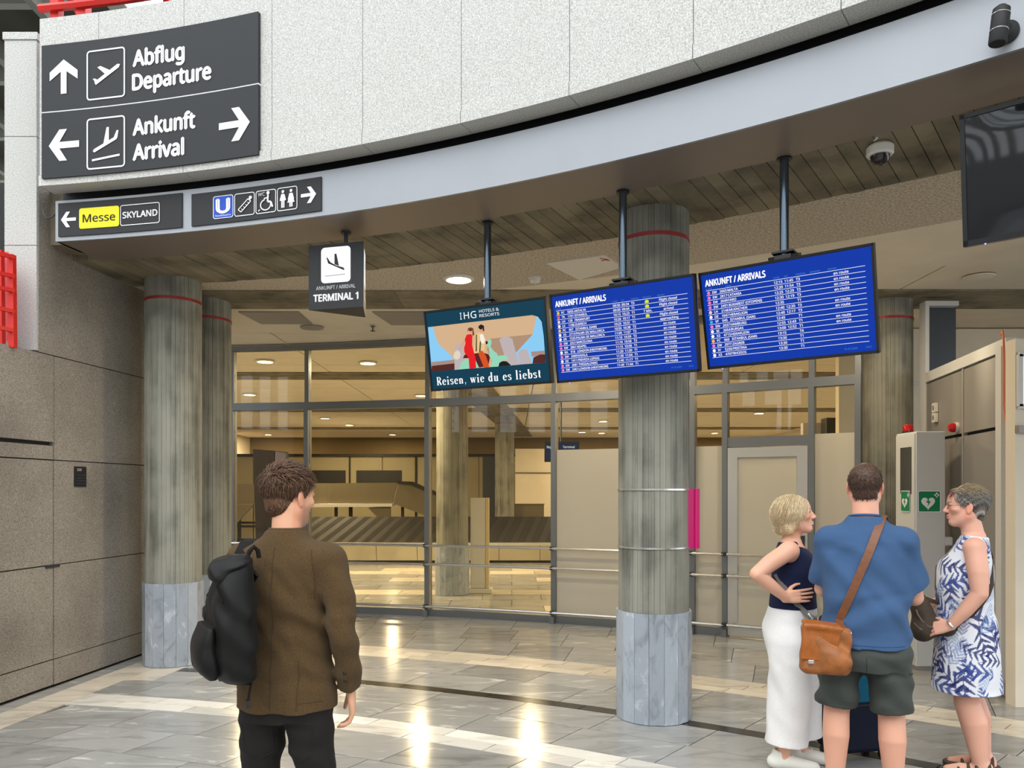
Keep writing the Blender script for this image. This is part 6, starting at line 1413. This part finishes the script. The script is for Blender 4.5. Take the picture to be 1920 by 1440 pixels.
    up = HR @ V3(0, 0, 1); bk = HR @ V3(0, -1, 0); ri = HR @ V3(1, 0, 0); lay = layer(HR)
    def flow(p, n, j, t):
        q = HR.T @ (p - Hc); sd = np.sign(q[0])
        if q[2] > -.035: return lay(q, V3(0, 0, -1) + bk * .30 + ri * sd * .30 + j * .05, .16 - .12 * t)
        return V3(0, 0, -1) + j * .07 + bk * (.22 * math.sin(14 * t + j[0] * 3)) + ri * (.16 * math.cos(13 * t + j[1] * 3)) + n * .06
    strands('hair', hm, T, 3400, head_root(ho, HR, hs, ok, (.086, .106, .095), False), flow, lambda r, p: np.clip(.055 + ((HR.T @ (p - Hc))[2] + .06) * .85, .04, .19) * r.uniform(.85, 1.1), .0016, 8, s, 7, sdf_mesh(cap, .005))
    ea = V3(*ho) + HR @ V3(.083, .0, -.052); MB().ball(tuple(ea), (.006, .006, .008), 8).build('earring', M['chrome'], T, local=True, smooth=True)
    G = thing('crossbody_strap_bag', 'grey webbing strap with small bag at the front of the blonde woman', 'bag'); G.location = T.location; G.rotation_euler = T.rotation_euler
    P = [cast(S, (.5, y, z), (-1, 0, 0), fd) for y, z in ((-.09, 1.17), (-.06, 1.12), (-.03, 1.08), (.0, 1.04), (.03, 1.0), (.055, .975))]; P += [V3(.175, .085, .95), V3(.165, .12, .92)]
    ribbon('webbing_strap', P, [(1, 0, 0)] * len(P), .030, .003, cloth('grey_webbing', srgb(120, 118, 112)), G)
    MB().tube([(.178, .09, .955), (.182, .105, .94), (.176, .115, .925)], .007, 8).build('snap_hook', M['chrome'], G, local=True, smooth=True)
    sdf_obj('pouch', [rbox((.11, .19, .83), (.10, .045, .10), .025, .01)], cloth('dark_pouch', srgb(50, 50, 54)), G, .006)
woman_blonde()

# ------------------------------------------------------------------ grey-haired woman in the leaf print dress, facing left
def woman_grey():
    T = thing('person', 'grey-haired woman with glasses in white dress with blue leaf print', 'person', (2.70, 4.58, 0), math.radians(64)); s = 1.0
    ho = (0.0, .012, 1.572); HR = _rot(.02, 0, math.radians(4)); hs = 1.0
    B = [zloft([(.80, 0, 0, .14, .11), (.95, 0, 0, .14, .11), (1.1, 0, .01, .13, .105), (1.25, 0, .01, .13, .10), (1.34, 0, -.02, .12, .07), (1.40, 0, -.03, .07, .05)], .04), chain([(0, -.040, 1.35), (0, -.008, 1.50)], [.060, .056], .03),
         ell((-.158, -.02, 1.345), (.056, .056, .050), .04), ell((.158, -.02, 1.345), (.056, .056, .050), .04),
         chain([(-.168, -.02, 1.335), (-.205, -.035, 1.20), (-.222, -.04, 1.085), (-.215, .03, .985), (-.205, .095, .900)], [.058, .055, .044, .040, .028], .02), chain([(.168, -.02, 1.335), (.205, -.03, 1.08), (.17, .16, .97)], [.056, .044, .028], .02)]
    B += leg_prims((-.085, 0, .85), (-.080, .012, .43), (-.075, -.055, .085), (-.08, .11, .028), (.09, .068, .072, .042)) + leg_prims((.085, 0, .85), (.085, -.02, .43), (.085, -.085, .085), (.09, .08, .028), (.09, .068, .072, .042))
    B += hand_prims((-.203, .103, .893), (.15, .9, -.30), (.4, .25, .8), (.7, 0, -.6), .45, .95) + hand_prims((.19, .165, .965), (-.5, .7, -.3), (0, .2, 1), (-.6, -.5, 0), .4, .95)
    B += moved(head_prims(hs, .8, True), HR, ho)
    sdf_obj('body', B, SKIN, T, .0042, None, skin_tone(srgb(228, 172, 148), ho, HR, hs, lips=srgb(190, 110, 104), brow=srgb(130, 110, 100), rosy=.16, seed=12), s)
    R_ = np.random.RandomState(21)
    fd = folds([(.004, (14, 12, 22), .4, (.9, 1.3)), (.005, (20, 24, 3), 1.1, (.48, .95)), (.004, (30, 14, 4), .2, (.48, .8)), (.003, (10, 20, 36), 2.0, (.95, 1.15))])
    S = [zloft([(.492, 0, .012, .215, .188), (.60, 0, .012, .205, .178), (.75, 0, .010, .194, .168), (.88, 0, .012, .184, .160), (.98, 0, .016, .172, .150), (1.06, 0, .018, .168, .148), (1.16, 0, .020, .170, .150), (1.24, 0, .010, .166, .136), (1.31, 0, -.012, .164, .104), (1.368, 0, -.026, .148, .082), (1.412, 0, -.036, .088, .068)], .03, p=2.15),
         chain([(-.27, -.02, 1.25), (-.195, -.02, 1.30)], [.075, .052], .008, 'sub'), chain([(.27, -.02, 1.25), (.195, -.02, 1.30)], [.075, .052], .008, 'sub'), ell((0, .065, 1.452), (.068, .07, .062), .008, 'sub'), zloft([(1.34, 0, -.03, .052, .055), (1.5, 0, -.02, .07, .068)], .004, 'sub'), plane((0, -.12, 1), (0, -.02, 1.402), 'int', .005)]
    white = np.array(srgb(232, 234, 240)); blues = [np.array(srgb(*c)) for c in ((38, 48, 110), (96, 124, 180), (140, 164, 206), (58, 78, 148), (120, 124, 140))]
    leaves = []
    while len(leaves) < 104:
        c_ = (R_.uniform(-.66, .66), R_.uniform(.47, 1.42))
        if len(leaves) < 95 and min([9] + [math.hypot(c_[0] - l_[0], c_[1] - l_[1]) for l_ in leaves]) < .068: continue
        leaves.append((*c_, R_.uniform(0, 6.28), R_.uniform(.07, .12), R_.randint(0, 5), len(leaves) % 3))
    def tone(V):
        a = np.arctan2(V[:, 0], V[:, 1] - .015); u = a * .20; v = V[:, 2]; c = np.tile(white, (len(V), 1))
        for lu, lv, an, L, ci, ty in leaves:
            x0, y0 = u - lu, v - lv; m0 = (np.abs(x0) < L * 1.1) & (np.abs(y0) < L * 1.1)
            if not m0.any(): continue
            x = (x0[m0] * math.cos(an) + y0[m0] * math.sin(an)) / L; y = (-x0[m0] * math.sin(an) + y0[m0] * math.cos(an)) / L + .22 * x * x - .08
            if ty == 0:       # broad washed leaf with pale ribs
                m = (np.abs(y) < .42 * np.sqrt(np.clip(1 - x * x, 0, 1))) & (np.sin((x - np.abs(y) * .9) * 26) > -.45); col = blues[1 + ci % 3] if ci != 3 else blues[2]; op = .62
            else:             # palm frond: fingers off a midrib
                ph_ = (x - np.abs(y) * .9) * (13 if ty == 1 else 16); ev = .55 * np.sqrt(np.clip(1 - x * x, 0, 1)) + 1e-3; m = ((np.abs(y) < ev) & (np.sin(ph_) > -.25 + 1.2 * (np.abs(y) / ev) ** 1.5)) | ((np.abs(y) < .022) & (np.abs(x) < 1)); col = blues[(0, 3, 0, 3, 0)[ci]]; op = .92
            idx = np.nonzero(m0)[0][m]; c[idx] = c[idx] * (1 - op) + col * op
        return c
    dm = vcol('leaf_print', .85, .15, 700, spec=.2)
    sdf_obj('dress', S, dm, T, .0040, fd, tone, s)
    sad = pbr('sandal_brown', srgb(70, 62, 48), .7)
    for x, y in ((-.077, -.055), (.087, -.085)):
        sdf_obj('sandal', [chain([(x, y - .05, .018), (x, y + .05, .018), (x, y + .17, .018)], [.044, .046, .042], .02), plane((0, 0, -1), (0, 0, .004), 'int', .002), plane((0, 0, 1), (0, 0, .032), 'int', .002)], sad, T, .005)
        for yy, r0, zz in ((.02, .050, .055), (.06, .050, .042), (.11, .046, .030), (-.045, .046, .06)):
            MB().tube([(x - r0, y + yy, .02), (x - r0 * .8, y + yy, zz + .015), (x, y + yy, zz + .032), (x + r0 * .8, y + yy, zz + .015), (x + r0, y + yy, .02)], .009, 6).build('sandal_strap', sad, T, local=True, smooth=True)
    # short layered grey hair with a dark red fringe
    Hc = V3(*ho); hm = vcol('grey_hair', .5)
    cap = [ell((0, -.022, .038), (.082, .105, .094), .01), ell((0, -.054, -.035), (.056, .046, .052), .03), plane((0, -.8, .45), (0, .062, .020), 'sub', .012), ell((0, .075, -.045), (.082, .085, .090), .012, 'sub'), ell((-.083, .002, -.02), (.03, .024, .042), .01, 'sub'), ell((.083, .002, -.02), (.03, .024, .042), .01, 'sub'), plane((0, .35, -1), (0, -.07, -.095), 'int', .01)]
    cap = moved([Prim((lambda g: (lambda P: g(P / hs) * hs))(q.f), q.lo * hs, q.hi * hs, q.mode, q.k) for q in cap], HR, ho)
    ok = lambda q, r: q[2] > -.085 and q[1] < .064 - .7 * max(0, .055 - q[2]) and not (abs(q[0]) > .05 and abs(q[1]) < .026 and q[2] < .012)
    up = HR @ V3(0, 0, 1); fw = HR @ V3(0, 1, 0); lay = layer(HR)
    def flow(p, n, j, t):
        q = HR.T @ (p - Hc); top = np.clip((q[2] - .03) / .06, 0, 1); fr_ = np.clip((q[1] - .03) / .04, 0, 1) * np.clip((.062 - abs(q[0])) / .015, 0, 1)
        return lay(q, up * (-.85 + .2 * top) + fw * (.9 * fr_ - .45 * (1 - fr_)) + j * .16, .22 + .22 * top * (1 - t))
    def htone(V):
        q = (V - Hc) @ HR; r = np.random.RandomState(2); g = .5 + .5 * np.sin(q[:, 0] * 260 + q[:, 2] * 190 + q[:, 1] * 140); c = np.array(srgb(86, 82, 80)) * (1 - g[:, None]) + np.array(srgb(176, 168, 158)) * g[:, None]
        gd = np.clip((q[:, 2] - .06) / .05, 0, 1)[:, None] * .6; c = c * (1 - gd) + np.array(srgb(186, 160, 112)) * gd
        rd = (np.clip((q[:, 1] - .062) / .012, 0, 1) * np.clip((.105 - q[:, 2]) / .02, 0, 1))[:, None]; return c * (1 - rd) + np.array(srgb(92, 22, 26)) * rd
    strands('hair', hm, T, 2600, head_root(ho, HR, hs, ok, (.082, .105, .094)), flow, lambda r, p: (.022 + .022 * np.clip(((HR.T @ (p - Hc))[2]) / .09, 0, 1)) * r.uniform(.75, 1.25), .0017, 13, s, 4, sdf_mesh(cap, .005), htone)
    gl = pbr('wire_frame', srgb(120, 84, 70), .3, .7); H_ = lambda x, y, z: tuple(Hc + HR @ V3(x, y, z))
    for x in (-1, 1):
        MB().tube([H_(x * .033 + .022 * math.cos(a), .100 - .006 * abs(math.cos(a)) , .002 + .015 * math.sin(a)) for a in np.linspace(0, 2 * math.pi, 17)], .0014, 6, cap=False).build('glasses_rim', gl, T, local=True, smooth=True)
        MB().tube([H_(x * .055, .094, .006), H_(x * .076, .06, .008), H_(x * .084, .0, .010)], .0016, 6).build('glasses_temple', gl, T, local=True, smooth=True)
    MB().tube([H_(-.011, .104, .006), H_(0, .108, .010), H_(.011, .104, .006)], .0014, 6).build('glasses_bridge', gl, T, local=True, smooth=True)
    p = V3(-.204, .100, .896); MB().lathe([(.030, -.006), (.033, 0), (.030, .006)], tuple(p), 20, Vector((.05, .75, -.6)).to_track_quat('Z', 'Y').to_matrix()).build('bracelet', M['chrome'], T, local=True, smooth=True)
    # crossbody bag in front of her
    G = thing('crossbody_bag', 'dark brown crossbody bag hanging in front of the woman in the dress', 'bag'); G.location = T.location; G.rotation_euler = T.rotation_euler
    bm_ = cloth('brown_canvas', srgb(74, 64, 54), .8, .12, 60, .2, 300, .1); zs_ = pbr('zip_metal', srgb(150, 145, 135), .3, .8)
    bb = [ell((-.09, .235, .93), (.10, .062, .125), .03, 'add', (-.25, 0, .1)), ell((-.10, .245, .845), (.11, .065, .075), .04, 'add', (-.3, 0, .1)), ell((-.12, .12, .86), (.07, .07, .045), .05)]
    fb = folds([(.003, (20, 24, 18), .4), (.003, (12, 30, 34), 1.4)])
    sdf_obj('bag_body', bb, bm_, G, .0048, fb)
    z1 = [cast(bb, (-.5, y, z), (1, 0, 0), fb) for y, z in ((.275, .965), (.265, .935), (.245, .905), (.215, .88), (.18, .868), (.15, .862))]; ribbon('zip', z1, [(-1, 0, 0)] * 6, .008, .004, zs_, G)
    z2 = [cast(bb, (-.5, y, z), (1, 0, 0), fb) for y, z in ((.285, .885), (.265, .868), (.245, .856))]; ribbon('zip', z2, [(-1, 0, 0)] * 3, .007, .004, zs_, G)
    P = [cast(S, (-.6, y, z), (1, 0, 0), fd) for y, z in ((.07, .885), (.04, .92), (.0, .97), (-.04, 1.02), (-.08, 1.08), (-.105, 1.13))] + [cast(S, (x, -.6, z), (0, 1, 0), fd) for x, z in ((-.09, 1.20), (-.03, 1.27), (.04, 1.33))]
    Nn = [V3(-1, 0, 0)] * 4 + [V3(-1, -.3, 0), V3(-.8, -.6, 0)] + [V3(0, -1, 0)] * 3
    P = [V3(-.17, .10, .865)] + P; Nn = [V3(-1, 0, 0)] + Nn
    ribbon('strap', P, Nn, [.045] + [.050] * 5 + [.04] * 4, .004, bm_, G)
    P = [cast(S, (x, .6, z), (0, -1, 0), fd) for x, z in ((-.07, 1.0), (-.02, 1.1), (.04, 1.2), (.09, 1.28))]; ribbon('strap', [V3(-.09, .24, 1.03)] + P, [(0, 1, 0)] * 5, .04, .004, bm_, G)
woman_grey()

# ------------------------------------------------------------------ suitcase standing between the group
G = thing('suitcase', 'dark navy soft suitcase with teal pocket standing between the people', 'suitcase', (2.14, 4.86, 0), math.radians(12))
nvy = cloth('navy_fabric', srgb(22, 26, 44), .8); tl = cloth('teal_fabric', srgb(20, 92, 120), .8)
sdf_obj('case_body', [rbox((0, 0, .34), (.19, .12, .29), .04, .01)], nvy, G, .007)
sdf_obj('front_pocket', [rbox((0, -.125, .27), (.155, .03, .19), .022, .01)], nvy, G, .006)
sdf_obj('teal_panel', [rbox((0, -.128, .455), (.172, .03, .085), .02, .01)], tl, G, .006)
for sx in (-1, 1):
    MB().tube([(sx * .10, .08, .60), (sx * .10, .08, .98)], .009, 8).build('handle_tube', M['alu'], G, local=True, smooth=True)
    for sy in (-1, 1): MB().lathe([(.012, -.014), (.026, -.012), (.026, .012), (.012, .014)], (sx * .15, sy * .08, .027), 14, Matrix.Rotation(math.pi / 2, 3, 'Y')).build('wheel', M['black'], G, local=True, smooth=True)
MB().tube([(-.10, .08, .98), (.10, .08, .98)], .014, 8).build('handle_grip', M['black'], G, local=True, smooth=True)
MB().tube([(-.07, -.05, .63), (-.05, -.05, .665), (.05, -.05, .665), (.07, -.05, .63)], .011, 8).build('top_handle', M['black'], G, local=True, smooth=True)
sdf_obj('luggage_tag', [rbox((.06, -.13, .60), (.028, .006, .045), .005, .01)], pbr('orange_tag', srgb(216, 84, 40), .6), G, .004)
for z in (.36, .365): MB().box((0, -.157, z), (.30, .004, .004)).build('zip_line', M['black'], G, local=True)

# ================================================================== parts that belong to a part
def regroup(parts):
    for root in [o for o in bpy.data.objects if o.parent is None]:
        kids = list(root.children)
        for par, subs in parts.items():
            ps = [c for c in kids if c.name.split('.')[0] == par]
            if not ps: continue
            for c in kids:
                if c.name.split('.')[0] in subs and c.parent == root:
                    if len(ps) > 1:
                        cen = lambda o: sum((Vector(b) for b in o.bound_box), Vector()) / 8
                        p = min(ps, key=lambda q: (cen(q) - cen(c)).length)
                    else: p = ps[0]
                    c.parent = p
regroup({'jacket': ('back_seam', 'vent_seam', 'armhole_seam', 'hem_stitch', 'cuff_button'), 'jeans': ('back_pocket',), 't_shirt': ('neckband', 'hem_band'), 'shorts': ('pocket_zip', 'seat_seam'),
         'shoe': ('lace',), 'sandal': ('sandal_strap',), 'bag_flap': ('buckle',), 'lower_strap': ('strap_buckle',), 'shoulder_strap': ('strap_ring',), 'pack_body': ('zip',), 'side_pocket': ('pocket_flap',), 'case_body': ('zip_line', 'wheel', 'luggage_tag'), 'webbing_strap': ('snap_hook',),
         'cabinet_door': ('door_window', 'door_handle'), 'heart_sign': ('heart_symbol', 'bolt_symbol'), 'base_core': ('marble_slab',), 'housing': ('bezel', 'rear_mount', 'status_lamp'), 'pole': ('ceiling_flange', 'clamp'),
         'screen': ('headline', 'column_heads', 'row_line', 'airline_code', 'flight_number', 'destination', 'times', 'remark', 'baggage_symbol', 'airline_dot', 'sky', 'canopy', 'canopy_shade', 'concrete_leg', 'roof_line', 'roof_tiles', 'scooter', 'scooter_seat', 'wheel', 'helmet', 'skin', 'hair', 'dark_hair', 'shirt', 'shirt_print', 'vest', 'orange_trousers', 'red_dress', 'brand_lettering', 'slogan_word', 'screen_text')})
